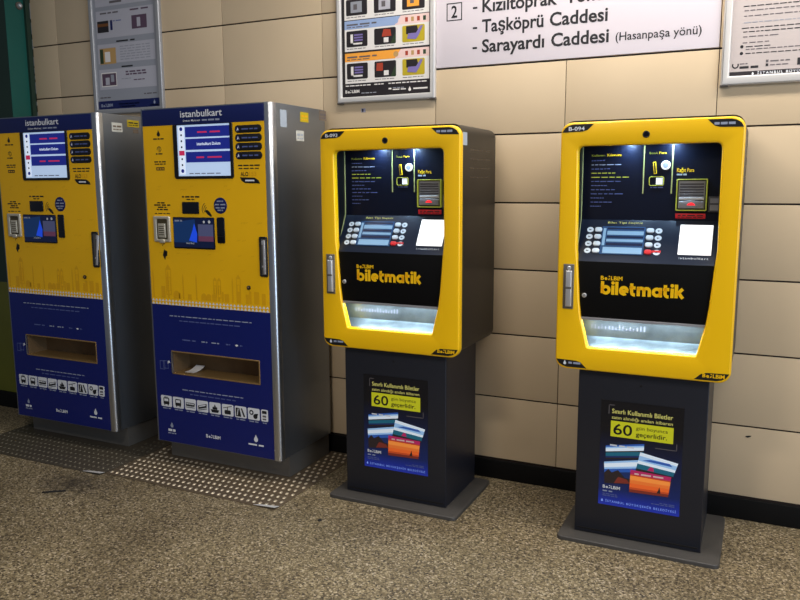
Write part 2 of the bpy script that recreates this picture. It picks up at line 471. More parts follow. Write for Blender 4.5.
def belbim(mb, fr, a0, b, h, m, e=0.0008):
    """the operator's small logotype: letters broken by little slanted ticks"""
    mb.text(fr, 'B', a0, b, m, cap=h, e=e, bold=.03, width=h*.8)
    mb.text(fr, 'e', a0+h*.95, b, m, cap=h, e=e, bold=.03, width=h*.7)
    mb.poly(fr, [(a0+h*1.8, b), (a0+h*2.1, b), (a0+h*2.35, b+h*.4), (a0+h*2.05, b+h*.4)], m, e)
    mb.poly(fr, [(a0+h*2.05, b+h*.75), (a0+h*2.4, b+h*.75), (a0+h*2.2, b+h*1.1), (a0+h*1.95, b+h*1.1)], m, e)
    mb.text(fr, 'LBiM', a0+h*2.55, b, m, cap=h, e=e, bold=.03, width=h*2.9)
    return mb

# ------------------------------------------------------------------ card machine (steel cabinet, yellow over navy door)
MO = Vector((-2.345, 0, 0))
MF = front(-0.505)   # machine door plane
def make_machine():
    R = empty('ticket_machine', MO)
    def put(mb, name, parent=R, pivot=None):
        if pivot is None: return mb.build(name, parent, MO if parent is R else MO)
        return mb.build(name, parent, pivot, Vector(pivot)-MO)
    # cabinet: plan outline with rounded front corners, drawn up
    arcR = [(-1.999+.022*math.cos(math.radians(t)), -0.4815+.022*math.sin(math.radians(t))) for t in range(0, -91, -15)]
    arcI = [(-1.999+.018*math.cos(math.radians(t)), -0.4815+.018*math.sin(math.radians(t))) for t in range(-90, 1, 15)]
    shell = [(-2.702, -.5035), (-2.714, -.5035), (-2.714, -.045), (-1.977, -.045)]+arcR+[(-2.0065, -.5035), (-2.0065, -.4995)]+arcI+[(-1.981, -.049), (-2.710, -.049), (-2.710, -.4995), (-2.702, -.4995)]
    m = MB(); m.slab(up(0), shell, 0.112, 1.742, 'steel')
    lid = [(-2.710, -.4995), (-2.710, -.049), (-1.981, -.049), (-1.981, -.4815), (-1.999, -.4995)]
    m.slab(up(0), lid, 1.736, 1.7415, 'steel'); m.slab(up(0), lid, 0.1125, 0.117, 'steel')
    cab = put(m, 'cabinet')
    post = round_poly([(-2.006, -0.492), (-2.006, -0.5075), (-1.9685, -0.5075), (-1.9685, -0.470)], [0.001, 0.004, 0.020, 0.001], 6)
    m = MB(); m.slab(up(0), post, 0.114, 1.741, 'steel_edge', 0.002, 2); put(m, 'corner_post')
    m = MB(); m.box(up(0), -2.713, -1.985, -0.413, -0.05, 0.0042, 0.112, 'plinth_steel', 0.002); put(m, 'plinth')
    X0, X1 = -2.702, -2.0065
    # header
    m = MB(); m.box(MF, X0, X1, 1.661, 1.736, 0, 0.004, 'navy_header', 0.001)
    T = front(-0.509)
    m.text(T, 'istanbulkart', -2.470, 1.694, 'white_print', a1=-2.230, cap=.030, bold=.012)
    m.text(T, 'Dolum Makinesi', -2.454, 1.674, 'white_print', a1=-2.355, cap=.0085, bold=.01)
    m.greek(T, -2.345, -2.245, 1.674, .007, 'grey_print', words=3, seed=3)
    put(m, 'header_panel')
    # yellow door front
    m = MB(); m.box(MF, X0, X1, 0.842, 1.661, 0, 0.003, 'yellow_print')
    T = front(-0.508)
    # marks column on the left
    drop(m, T, -2.607, 1.612, .030, 'black_print'); m.greek(T, -2.640, -2.576, 1.598, .006, 'black_print', words=3, seed=2)
    m.ribbon(T, arc(-2.607, 1.553, .012, 200, -60, 10), .003, 'ink'); m.rect(T, -2.609, -2.605, 1.540, 1.562, 'ink')
    m.greek(T, -2.628, -2.588, 1.529, .006, 'black_print', words=2, seed=9)
    m.greek(T, -2.640, -2.570, 1.492, .006, 'black_print', words=3, seed=4); m.greek(T, -2.638, -2.572, 1.482, .005, 'black_print', words=3, seed=5)
    m.rect(T, -2.630, -2.580, 1.455, 1.470, 'ink'); m.greek(T, -2.626, -2.584, 1.459, .006, 'yellow_line', e=.0009, words=3, seed=8)
    # texts round the readers
    m.greek(T, -2.483, -2.379, 1.328, .007, 'black_print', words=4, seed=6); m.greek(T, -2.455, -2.410, 1.317, .005, 'black_print', words=2, seed=7)
    for k, (a0, a1) in enumerate(((-2.635, -2.590), (-2.655, -2.556), (-2.632, -2.580), (-2.640, -2.572))):
        m.greek(T, a0, a1, 1.300-.0105*k, .006, 'black_print', words=2+k % 2, seed=20+k)
    m.greek(T, -2.655, -2.560, 1.250, .004, 'black_print', words=4, seed=30)
    # hand tapping a card
    for k in range(3): m.ribbon(T, arc(-2.334, 1.274, .012+.010*k, 120, 215, 8), .003, 'ink')
    m.poly(T, [(-2.352, 1.268), (-2.336, 1.272), (-2.322, 1.262), (-2.310, 1.244), (-2.316, 1.240), (-2.334, 1.250)], 'black_print')
    # hand and phone below the card slot
    m.ribbon(T, arc(-2.606, 1.098, .010, 60, 190, 6), .003, 'ink')
    m.poly(T, [(-2.606, 1.084), (-2.594, 1.062), (-2.604, 1.030), (-2.618, 1.052)], 'black_print')
    m.poly(T, [(-2.600, 1.078), (-2.588, 1.072), (-2.590, 1.052), (-2.600, 1.046)], 'black_print')
    # help line
    m.greek(T, -2.153, -2.035, 1.468, .006, 'black_print', words=4, seed=11); m.greek(T, -2.150, -2.040, 1.455, .005, 'black_print', words=4, seed=12)
    m.text(T, 'ALO', -2.140, 1.424, 'black_print', a1=-2.098, cap=.019, bold=.02)
    m.text(T, '153', -2.092, 1.424, 'yellow_line', a1=-2.054, cap=.019, bold=.02)
    m.poly(T, [(-2.145, 1.419), (-2.064, 1.417), (-2.042, 1.404), (-2.036, 1.391), (-2.118, 1.393), (-2.136, 1.404)], 'black_print')
    m.greek(T, -2.116, -2.066, 1.401, .007, 'white_print', e=.001, words=1, seed=1)
    # faint city skyline and little symbols
    rnd = random.Random(5); x = -2.69
    while x < -2.03:
        wd = rnd.uniform(.02, .06); h = rnd.uniform(.02, .06)
        k = rnd.random()
        if k < .45: m.rect(T, x, x+wd*.5, .846, .846+h, 'yellow_line', .0004)
        elif k < .75: m.poly(T, [(x, .846), (x+wd, .846)]+[(x+wd/2+wd/2*math.cos(math.radians(a)), .865+wd*.5*math.sin(math.radians(a))) for a in range(0, 181, 20)], 'yellow_line', .0004)
        else:
            m.poly(T, [(x, .846), (x+.008, .846), (x+.008, .93+h*.6), (x+.004, .955+h*.6), (x, .93+h*.6)], 'yellow_line', .0004)
        x += wd*rnd.uniform(.5, 1.2)
    for (tx, th, tw) in ((-2.59, .125, .034), (-2.31, .085, .020), (-2.285, .085, .020), (-2.175, .10, .026)):
        m.outline(T, tx-tw/2, tx+tw/2, .862, .862+th, .004, 'yellow_line', .0005)
        m.outline(T, tx-tw/3, tx+tw/3, .880, .862+th*.7, .003, 'yellow_line', .0005)
        m.poly(T, [(tx-tw/2, .862+th), (tx+tw/2, .862+th), (tx, .862+th+tw*.7)], 'yellow_line', .0005)
    for k in range(34):
        sx = rnd.uniform(-2.66, -2.05); sz = rnd.choice([1.375, 1.36, 1.21, 1.18, 1.13, 1.06, 1.035, .99])
        if sz > 1.08 and sx < -2.2 and sz < 1.34: continue
        if sx > -2.075 and .96 < sz < 1.17: continue
        m.ribbon(T, [(sx, sz), (sx+.006, sz+.007), (sx+.014, sz+.004), (sx+.020, sz+.009)], .002, 'yellow_line', .0004)
    put(m, 'front_panel')
    # strip of little triangles
    m = MB(); m.box(MF, X0, X1, 0.812, 0.842, 0, 0.003, 'yellow_print')
    n = 34; sw = (X1-X0)/n
    for k in range(n):
        a = X0+sw*k
        m.poly(T, [(a+sw*.08, .829), (a+sw*.92, .829), (a+sw*.5, .840)], 'white_print')
        m.poly(T, [(a+sw*.08, .813), (a+sw*.92, .813), (a+sw*.5, .826)], 'white_print')
    put(m, 'pattern_strip')
    # navy lower door with the tray opening
    hole = rrect(-2.590, -2.074, 0.473, 0.582)
    m = MB(); m.frame(MF, rrect(X0, X1, 0.118, 0.812), hole, 0, 0.003, 'navy')
    m.greek(T, -2.594, -2.108, .757, .0045, 'grey_print', words=16, seed=41)
    m.greek(T, -2.535, -2.175, .735, .005, 'faint_print', words=11, seed=42)
    for a0, a1, mm in ((-2.522, -2.44, 'faint_print'), (-2.405, -2.37, 'grey_print'), (-2.345, -2.30, 'grey_print'), (-2.26, -2.235, 'faint_print'), (-2.205, -2.19, 'white_print'), (-2.18, -2.165, 'faint_print')):
        m.greek(T, a0, a1, .642, .006, mm, words=2, seed=43)
    m.disc(T, -2.198, .645, .005, 'white_print', .0009)
    m.greek(T, -2.537, -2.171, .393, .0045, 'grey_print', words=12, seed=44)
    m.greek(T, -2.490, -2.215, .374, .005, 'faint_print', words=8, seed=45)
    # hand-and-card sign left of the opening
    m.outline(T, -2.672, -2.640, .486, .530, .003, 'faint_print'); m.outline(T, -2.650, -2.618, .492, .532, .003, 'faint_print', .0009)
    m.poly(T, [(-2.622, .516), (-2.606, .525), (-2.612, .534), (-2.624, .530)], 'white_print')
    # marks at the foot
    drop(m, T, -2.615, .192, .028, 'grey_print'); m.greek(T, -2.640, -2.594, .172, .012, 'white_print', words=2, seed=46); m.greek(T, -2.642, -2.590, .160, .005, 'grey_print', words=3, seed=47)
    belbim(m, T, -2.402, .172, .016, 'white_print')
    drop(m, T, -2.106, .190, .036, 'white_print'); m.greek(T, -2.150, -2.063, .172, .008, 'white_print', words=2, seed=48)
    put(m, 'lower_panel')
    # nine transport pictograms
    for k in range(9):
        a0 = -2.676+.0755*k; a1 = a0+(.067 if k < 8 else .038); z0, z1 = .297, .353
        m = MB(); m.slab(MF, rrect(a0, a1, z0, z1, .006, 3), .003, .0040, 'white_print')
        P = front(-0.5094); c = (a0+a1)/2; ik = 'ink'
        if k in (0, 1):
            m.slab(P, rrect(c-.018, c+.018, .309, .343, .005, 3), -.0004, .0003, ik); m.rect(P, c-.013, c+.013, .325, .338, 'white_print', .0006)
            m.rect(P, c-.014, c-.008, .304, .310, ik); m.rect(P, c+.008, c+.014, .304, .310, ik)
            if k == 0: m.rect(P, c-.012, c+.012, .345, .348, ik)
        elif k == 2:
            m.slab(P, rrect(c-.027, c+.027, .316, .334, .004, 3), -.0004, .0003, ik)
            for q in range(4): m.rect(P, c-.023+.012*q, c-.014+.012*q, .325, .331, 'white_print', .0006)
            m.rect(P, c-.027, c+.027, .309, .312, ik)
        elif k == 3:
            m.poly(P, [(c-.026, .309), (c+.026, .322), (c+.026, .340), (c-.026, .327)], ik); m.ribbon(P, [(c-.028, .303), (c+.028, .316)], .003, ik)
            m.poly(P, [(c-.020, .320), (c+.020, .330), (c+.020, .336), (c-.020, .326)], 'white_print', .0009)
        elif k == 4:
            m.poly(P, [(c-.026, .318), (c+.026, .318), (c+.018, .304), (c-.018, .304)], ik); m.rect(P, c-.014, c+.014, .319, .331, ik); m.poly(P, [(c-.006, .332), (c+.008, .332), (c, .345)], ik)
        elif k == 5:
            m.slab(P, rrect(c-.018, c+.018, .305, .325, .005, 3), -.0004, .0003, ik); m.ribbon(P, [(c-.026, .334), (c+.026, .347)], .003, ik); m.rect(P, c-.002, c+.002, .325, .341, ik)
        elif k == 6:
            m.poly(P, [(c-.027, .345), (c-.005, .345), (c+.004, .303), (c-.027, .303)], ik); m.poly(P, [(c+.002, .345), (c+.010, .345), (c+.027, .306), (c+.018, .303)], ik)
            m.ribbon(P, [(c-.019, .308), (c-.012, .342)], .004, 'white_print', .0009)
        elif k == 7:
            m.disc(P, c-.012, .332, .012, ik); m.disc(P, c-.012, .332, .006, 'white_print', .0009); m.disc(P, c+.010, .315, .012, ik); m.poly(P, [(c+.004, .326), (c+.026, .330), (c+.022, .318)], ik)
        else:
            m.rect(P, c-.013, c+.013, .334, .348, ik); m.rect(P, c-.010, c+.010, .317, .326, 'ink_soft'); m.rect(P, c-.010, c+.010, .304, .311, 'ink_soft')
        m.greek(MF, a0+.008, a1-.008, .286, .005, 'grey_print', e=.0036, words=2, seed=60+k)
        put(m, 'transport_pictogram')
    # main screen
    m = MB(); m.frame(MF, rrect(-2.518, -2.176, 1.414, 1.6605, [.012, .012, .002, .002], 5), rrect(-2.494, -2.192, 1.427, 1.6590), 0, .0075, 'black_plastic', .002)
    scr = put(m, 'screen')
    m = MB(); m.box(MF, -2.496, -2.190, 1.425, 1.6595, .003, .0042, 'screen_pale'); P = front(-0.5094)
    m.rect(P, -2.486, -2.452, 1.434, 1.654, 'screen_white', .0004)
    for z0, z1 in ((1.603, 1.650), (1.546, 1.596), (1.489, 1.537)): m.rect(P, -2.446, -2.192, z0, z1, 'screen_blue', .0004)
    m.greek(P, -2.375, -2.245, 1.621, .007, 'screen_red', words=2, seed=1); m.text(P, 'istanbulkart Dolum', -2.380, 1.566, 'screen_white', a1=-2.245, cap=.013, bold=.015); m.greek(P, -2.385, -2.240, 1.508, .007, 'screen_red', words=2, seed=2)
    for k in range(8):
        z = 1.641-.0272*k
        if k == 4: m.rect(P, -2.485, -2.453, z-.011, z+.011, 'screen_red', .0008)
        elif k in (0, 7): m.slab(P, circle(-2.469, z, .009, 12), 0, .0008, 'screen_blue')
        else: m.slab(P, circle(-2.469, z, .005, 10), 0, .0008, 'ink')
    m.greek(P, -2.43, -2.25, 1.436, .005, 'grey_print', words=5, seed=3)
    put(m, 'screen_picture', scr)
    # instruction pills
    for k in range(4):
        zc = 1.630-.0385*k
        m = MB(); m.slab(MF, rrect(-2.163, -2.019, zc-.0170, zc+.0170, .0165, 6), .003, .0045, 'black_print', .0008, 2); P = front(-0.5095)
        m.disc(P, -2.147, zc, .011, 'navy_header'); m.poly(P, [(-2.153, zc-.008), (-2.144, zc-.003), (-2.140, zc-.008), (-2.146, zc+.009)], 'white_print', .0009)
        m.greek(P, -2.126, -2.040, zc-.003, .006, 'faint_print', words=3, seed=70+k)
        put(m, 'instruction_label')
    m = MB(); m.slab(MF, circle(-2.260, 1.292, .037, 32), .003, .0048, 'navy_header', .001, 2); P = front(-0.5098)
    for k, (h, L_) in enumerate(((1.309, .018), (1.294, .030), (1.279, .026), (1.268, .016))): m.greek(P, -2.260-L_, -2.260+L_, h, .006, 'grey_print', words=2, seed=80+k)
    put(m, 'round_label')
    # card slot: pressed metal pocket
    m = MB(); m.frame(MF, rrect(-2.660, -2.560, 1.117, 1.240, .006, 4), rrect(-2.642, -2.576, 1.130, 1.226, .005, 4), .0, .012, 'reader_metal', .004)
    cr = put(m, 'card_reader')
    m = MB(); m.box(MF, -2.642, -2.576, 1.130, 1.226, .003, .005, 'reader_dark'); m.box(MF, -2.632, -2.588, 1.138, 1.205, .005, .013, 'reader_metal', .003)
    for k in range(5): m.box(MF, -2.626, -2.594, 1.150+.010*k, 1.154+.010*k, .0125, .0136, 'reader_dark')
    m.slab(MF, rrect(-2.626, -2.594, 1.112, 1.132, .008, 4), .006, .016, 'reader_metal', .003)
    put(m, 'card_cradle', cr)
    m = MB(); m.slab(MF, rrect(-2.482, -2.384, 1.253, 1.308, .004, 3), .003, .0075, 'black_gloss', .0015); put(m, 'contactless_reader')
    m = MB(); m.slab(MF, rrect(-2.283, -2.240, 1.120, 1.239, .007, 4), .003, .0075, 'black_gloss', .0015); m.rect(front(-.5125), -2.278, -2.245, 1.15, 1.153, 'black_plastic'); put(m, 'receipt_slot')
    m = MB(); m.slab(MF, rrect(-2.542, -2.298, 1.089, 1.237, .005, 4), .003, .0065, 'black_gloss', .0015)
    pd = put(m, 'payment_display'); P = front(-0.5118)
    m = MB(); m.box(P, -2.538, -2.302, 1.096, 1.233, -.0005, .0003, 'screen_night')
    m.rect(P, -2.538, -2.480, 1.118, 1.220, 'screen_teal'); m.poly(P, [(-2.482, 1.118), (-2.400, 1.118), (-2.410, 1.228), (-2.482, 1.220)], 'screen_teal', .0008)
    m.poly(P, [(-2.448, 1.128), (-2.402, 1.120), (-2.398, 1.160), (-2.414, 1.210), (-2.424, 1.180)], 'screen_sail', .0012)
    m.rect(P, -2.392, -2.304, 1.150, 1.205, 'screen_dusk', .0008); m.rect(P, -2.392, -2.304, 1.126, 1.150, 'screen_rose', .0008)
    m.greek(P, -2.530, -2.485, 1.216, .008, 'grey_print', e=.0014, words=2, seed=1); m.text(P, 'istanbul', -2.466, 1.112, 'white_print', a1=-2.418, cap=.009, e=.0016)
    m.disc(P, -2.356, 1.216, .006, 'white_print', .0014); m.disc(P, -2.325, 1.217, .007, 'white_print', .0014)
    put(m, 'display_picture', pd)
    # door handle: dark recess plate with a folding lever
    m = MB(); m.frame(MF, rrect(-2.049, -2.0068, .976, 1.156, .007, 4), rrect(-2.042, -2.0085, .984, 1.148, .004, 4), 0, .010, 'black_plastic', .002)
    m.box(MF, -2.042, -2.0085, .984, 1.148, .003, .0045, 'plinth_steel'); hd = put(m, 'handle')
    pv = Vector((-2.022, -.5115, .990))
    m = MB(); m.box(MF, -2.027, -2.016, .988, 1.140, .0062, .013, 'chrome', .002); m.box(MF, -2.034, -2.027, 1.120, 1.138, .0062, .011, 'chrome', .001); m.box(MF, -2.036, -2.027, 1.018, 1.026, .0062, .011, 'chrome', .001)
    lv = m.build('lever', hd, pv, pv-MO)
    m = MB(); m.cyl(MF, -2.116, .922, .0095, .003, .010, 'black_plastic', .002); m.cyl(MF, -2.116, .922, .004, .010, .0112, 'brass_tray', .0005); put(m, 'lock')
    # dispensing tray: open box let into the door
    m = MB(); yb, yf = -0.385, -0.5050; U = up(0)
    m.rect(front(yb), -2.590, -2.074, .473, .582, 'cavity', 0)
    m.poly(Fr((0, 0, 0), (1, 0, 0), (0, 1, 0), (0, 0, 1)), [(-2.590, yf), (-2.074, yf), (-2.074, yb), (-2.590, yb)], 'brass_tray', .4735)
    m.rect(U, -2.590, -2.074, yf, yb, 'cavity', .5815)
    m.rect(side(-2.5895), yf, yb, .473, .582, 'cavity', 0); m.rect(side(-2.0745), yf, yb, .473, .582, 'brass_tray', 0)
    m.frame(MF, rrect(-2.594, -2.070, .469, .586), rrect(-2.588, -2.076, .475, .580), .0032, .0048, 'brass_tray', .0008)
    m.box(MF, -2.594, -2.588, .475, .580, .0032, .008, 'steel_edge')
    put(m, 'dispensing_tray')
    return R

M2 = make_machine(); M2.location = MO+Vector((.006, 0, 0))
tag(M2, 'steel card machine with yellow and navy front, standing next to the kiosk numbered B-093', 'ticket machine', 'card machines with yellow and navy fronts')
M1 = copy_tree(M2); M1.location = MO+Vector((-1.022, 0, 0))
tag(M1, 'steel card machine with yellow and navy front, at the left edge beside the green pier', 'ticket machine', 'card machines with yellow and navy fronts')
for h in M1.children:
    if h.name.startswith('handle'):
        for l in h.children: l.rotation_euler = (0, math.radians(7), 0)

# stickers on the right-hand flanks (parts of their machine)
def sticker(root, dx, y0, y1, z0, z1, m, marks=None):
    s_ = side(-1.977+dx); b_ = MB(); b_.box(s_, y0, y1, z0, z1, 0.0, 0.0008, m)
    if marks: b_.greek(s_, y0+.008, y1-.008, (z0+z1)/2, (z1-z0)*.2, marks, e=.0012, words=2, seed=5); b_.greek(s_, y0+.008, y1-.008, z0+(z1-z0)*.2, (z1-z0)*.12, marks, e=.0012, words=3, seed=6)
    o = b_.build('sticker', root, MO+Vector((dx, 0, 0))); return o
sticker(M2, 0, -.425, -.375, 1.640, 1.715, 'sticker_grey')
sticker(M2, 0, -.262, -.192, 1.673, 1.718, 'sticker_yellow', 'yellow_line')
sticker(M2, 0, -.300, -.235, 1.585, 1.632, 'sticker_white', 'sticker_grey')
sticker(M2, 0, -.095, -.030, 1.692, 1.738, 'sticker_brown', 'ink_soft')
sticker(M1, -1.022, -.405, -.335, 1.655, 1.700, 'sticker_white', 'sticker_brown')
sticker(M1, -1.022, -.300, -.218, 1.685, 1.720, 'sticker_yellow', 'ink')
sticker(M1, -1.022, -.262, -.225, 1.655, 1.675, 'sticker_brown')

# ------------------------------------------------------------------ kiosk (black housing on a pedestal, yellow face frame)
KO = Vector((-0.387, 0, 0))
KY = -0.465                              # the yellow face
def make_kiosk():
    R = empty('ticket_kiosk', KO)
    def put(mb, name, parent=R): return mb.build(name, parent, KO)
    U = up(0)
    m = MB(); m.slab(U, rrect(-.673, -.078, -.505, -.045, .022, 5), 0.0, .016, 'plate_grey', .004); put(m, 'base_plate')
    # pedestal with a front door
    m = MB(); m.box(U, -.616, -.150, -.406, -.065, .016, .700, 'pedestal_black', .0); put(m, 'pedestal')
    K = front(-.410)
    m = MB(); m.box(K, -.618, -.148, .0175, .689, 0, .020, 'pedestal_black', .003)
    m.box(K, -.608, -.158, .030, .036, .0195, .0215, 'kiosk_black', .0005)
    m.cyl(K, -.385, .632, .004, .020, .0208, 'black_plastic')
    dr = put(m, 'pedestal_door')
    # poster let into the door
    m = MB(); m.box(K, -.528, -.228, .145, .565, .0195, .0215, 'poster_ground'); po = put(m, 'poster', dr)
    P = front(-.4315); m = MB()
    m.rect(P, -.500, -.497, .512, .549, 'ink_soft'); m.rect(P, -.500, -.478, .546, .549, 'ink_soft')
    m.rect(P, -.250, -.247, .398, .425, 'ink_soft'); m.rect(P, -.325, -.247, .398, .401, 'ink_soft')
    m.text(P, 'Sınırlı Kullanımlı Biletler', -.487, .516, 'poster_text', a1=-.266, cap=.0175, bold=.012)
    m.text(P, 'satın alındığı andan itibaren', -.487, .494, 'poster_text', a1=-.266, cap=.0125, bold=.006)
    m.rect(P, -.490, -.262, .424, .486, 'poster_yellow')
    m.text(P, '60', -.480, .434, 'black_print', a1=-.410, cap=.042, bold=.012, e=.0011)
    m.text(P, 'gün boyunca', -.396, .462, 'black_print', a1=-.282, cap=.0135, e=.0011)
    m.text(P, 'geçerlidir.', -.396, .436, 'black_print', a1=-.284, cap=.0175, bold=.012, e=.0011)
    def card(c, bands, e):
        """a printed postcard: four corners (bl, br, tr, tl) cut into colour bands from the foot up"""
        bl, br, tr, tl = [Vector(q) for q in c]; L = lambda p, q, t: p+(q-p)*t
        for t0, t1, mm in bands: m.poly(P, [tuple(L(bl, tl, t0)), tuple(L(br, tr, t0)), tuple(L(br, tr, t1)), tuple(L(bl, tl, t1))], mm, e)
        return lambda u, v: tuple(L(L(bl, br, u), L(tl, tr, u), v))
    f1 = card(((-.505, .330), (-.366, .350), (-.364, .410), (-.506, .384)), ((0, .10, 'card_land'), (.10, .22, 'card_deep'), (.22, .48, 'card_sea'), (.48, .56, 'card_land'), (.56, .78, 'card_cloud'), (.78, .88, 'card_sky'), (.88, 1, 'card_blue')), .0008)
    m.greek(P, -.49, -.40, .386, .006, 'white_print', e=.0011, words=3, seed=2)
    f2 = card(((-.506, .232), (-.388, .246), (-.372, .346), (-.510, .318)), ((0, .22, 'card_land'), (.22, .50, 'card_deep'), (.50, .66, 'card_blue'), (.66, .74, 'card_sky'), (.74, .92, 'card_cloud'), (.92, 1, 'card_sky')), .0012)
    m.poly(P, [f2(0, 0), f2(1, 0), f2(1, .16), f2(.62, .26), f2(.40, .60), f2(.22, .50), f2(.12, .66), f2(0, .5)], 'card_land', .0014)
    m.poly(P, [f2(.30, .02), f2(.8, .02), f2(.7, .18), f2(.42, .30)], 'card_dusk', .0015)
    f3 = card(((-.392, .300), (-.258, .290), (-.240, .352), (-.377, .376)), ((0, .14, 'card_land'), (.14, .40, 'card_sea'), (.40, .56, 'card_cloud'), (.56, .82, 'card_sky'), (.82, 1, 'card_cloud')), .0016)
    m.poly(P, [f3(.30, .16), f3(.48, .16), f3(.44, .36), f3(.36, .40)], 'card_magenta', .0018)
    m.poly(P, [f3(.1, .62), f3(.9, .70), f3(.8, .84), f3(.3, .76)], 'card_blue', .0018)
    f4 = card(((-.412, .212), (-.270, .216), (-.262, .296), (-.410, .302)), ((0, .13, 'card_dusk'), (.13, .22, 'card_ember'), (.22, .40, 'card_orange'), (.40, .55, 'card_amber'), (.55, .74, 'card_sun'), (.74, .80, 'card_ember'), (.80, 1, 'card_magenta')), .0020)
    m.poly(P, [f4(.70, .12), f4(.80, .12), f4(.78, .26), f4(.755, .42), f4(.73, .26)], 'card_land', .0022)
    m.greek(P, -.395, -.29, .285, .006, 'pink', e=.0023, words=3, seed=3)
    belbim(m, P, -.512, .213, .012, 'white_print')
    m.greek(P, -.512, -.475, .199, .005, 'grey_print', words=2, seed=5); m.greek(P, -.512, -.458, .188, .004, 'faint_print', words=4, seed=6); m.greek(P, -.512, -.455, .181, .004, 'faint_print', words=4, seed=7)
    m.greek(P, -.330, -.246, .178, .0035, 'faint_print', words=5, seed=8); m.greek(P, -.300, -.246, .184, .0035, 'faint_print', words=3, seed=9)
    drop(m, P, -.513, .157, .012, 'poster_caption')
    m.text(P, 'İSTANBUL BÜYÜKŞEHİR BELEDİYESİ', -.500, .1575, 'poster_caption', a1=-.240, cap=.0085, spacing=1.35, bold=.012)
    put(m, 'poster_print', po)
    # housing: a rounded steel sleeve with a back, open to the front
    HF = front(0)
    m = MB(); m.frame(HF, rrect(-.7000, -.0815, .690, 1.6125, .040, 6), rrect(-.690, -.0915, .700, 1.6025, .032, 6), .030, .437, 'kiosk_black')
    m.slab(HF, rrect(-.695, -.0865, .695, 1.6075, .036, 6), .024, .034, 'kiosk_black'); hs = put(m, 'housing')
    for k in range(4):
        z = 1.515-.0365*k; s_ = side(-.0815); v = MB()
        for q in range(5): v.slab(s_, rrect(-.355+.052*q, -.312+.052*q, z-.003, z+.003, .003, 3), -.001, .0005, 'black_gloss')
        put(v, 'vent', hs)
    m = MB(); m.box(side(-.0815), -.432, -.385, 1.530, 1.580, 0, .0008, 'sticker_grey'); put(m, 'sticker', hs)
    # yellow face frame
    outer = rrect(-.7040, -.0790, .6800, 1.6055, .042, 7)
    hole = round_poly([(-.583, .770), (-.198, .772), (-.172, .884), (-.164, .945), (-.152, 1.100), (-.147, 1.150), (-.150, 1.520), (-.639, 1.519), (-.634, 1.140), (-.629, 1.095), (-.619, .945), (-.612, .884)],
                      [.006, .006, 0, 0, 0, 0, .022, .022, 0, 0, 0, 0], 5)
    m = MB(); m.frame(front(-.437), outer, hole, 0, .028, 'yellow_paint', .008, 4); fc = put(m, 'face_frame')
    T = front(KY)
    def corner(sx, sz):
        """black label hugging one corner of the frame; sx, sz = the corner's side"""
        bx = -.704 if sx < 0 else -.079; bz = .680 if sz < 0 else 1.6055
        pts = [(.0050, .0365), (.080, .0345), (.098, .029), (.121, .0075), (.046, .0075), (.030, .0115), (.0150, .0205)]
        q = [(bx-sx*a, bz-sz*b) for a, b in pts]
        return q if sx*sz < 0 else q[::-1]
    m = MB(); m.poly(T, corner(-1, 1), 'black_print'); put(m, 'number_plate', fc)
    m = MB(); m.poly(T, corner(1, 1), 'black_print'); m.greek(T, -.178, -.112, 1.579, .0085, 'grey_print', e=.001, words=3, seed=4); put(m, 'corner_label', fc)
    m = MB(); m.poly(T, corner(-1, -1), 'black_print'); drop(m, T, -.666, .6965, .017, 'white_print'); m.greek(T, -.652, -.606, .701, .0075, 'grey_print', e=.001, words=2, seed=5); put(m, 'corner_label', fc)
    m = MB(); m.poly(T, corner(1, -1), 'black_print'); belbim(m, T, -.172, .698, .0135, 'yellow_paint', .001); put(m, 'corner_label', fc)
    m = MB(); m.frame(T, circle(-.400, 1.5545, .0125, 24), circle(-.400, 1.5545, .0085, 24), 0, .002, 'black_plastic', .0008); m.cyl(T, -.400, 1.5545, .0085, -.002, .0008, 'black_gloss'); put(m, 'camera_eye')
    # door handle on the left stile
    m = MB(); m.box(T, -.680, -.640, .914, 1.084, 0, .005, 'plinth_steel', .002); hd = put(m, 'handle')
    m = MB(); m.box(T, -.668, -.646, .924, 1.060, .005, .018, 'chrome', .004); m.cyl(T, -.658, 1.070, .0075, .005, .011, 'chrome', .002); m.box(T, -.6685, -.6455, .992, 1.000, .0175, .0195, 'plinth_steel', .0005); put(m, 'lever', hd)
    # ---- the bay behind the frame
    yb, ys, zt, zs = -.360, -.452, 1.248, 1.095
    m = MB()
    B = front(yb)
    m.box(B, -.690, -.0915, zt-.004, 1.560, -.012, 0, 'panel_night')
    m.text(B, 'Kullanım', -.609, 1.484, 'glow_lime', a1=-.560, cap=.008, e=.001); m.text(B, 'Kılavuzu', -.552, 1.484, 'glow_yellow', a1=-.500, cap=.010, bold=.01, e=.001)
    for k, (a1, mm) in enumerate(((-.56, 'faint_print'), (-.50, 'grey_print'), (-.54, 'faint_print'), (-.52, 'glow_lime'), (-.47, 'glow_lime'), (-.50, 'faint_print'), (-.55, 'faint_print'), (-.52, 'faint_print'), (-.49, 'faint_print'), (-.56, 'faint_print'), (-.53, 'faint_print'), (-.57, 'faint_print'))):
        m.greek(B, -.609, a1, 1.467-.0155*k, .0030, mm, words=5, seed=90+k)
    for x, z0 in ((-.418, 1.346), (-.318, 1.346)): m.box(B, x-.0022, x+.0022, z0, 1.520, 0, .002, 'divider')
    m.text(B, 'Bozuk', -.400, 1.489, 'glow_lime', a1=-.370, cap=.008, e=.001); m.text(B, 'Para', -.366, 1.489, 'glow_yellow', a1=-.340, cap=.0085, bold=.01, e=.001)
    m.text(B, 'Kağıt Para', -.302, 1.423, 'glow_yellow', a1=-.243, cap=.0135, bold=.012, e=.001); m.greek(B, -.302, -.268, 1.411, .006, 'grey_print', e=.001, words=2, seed=3)
    m.greek(B, -.392, -.348, 1.366, .004, 'faint_print', e=.001, words=3, seed=13)
    put(m, 'display_panel')
    m = MB()
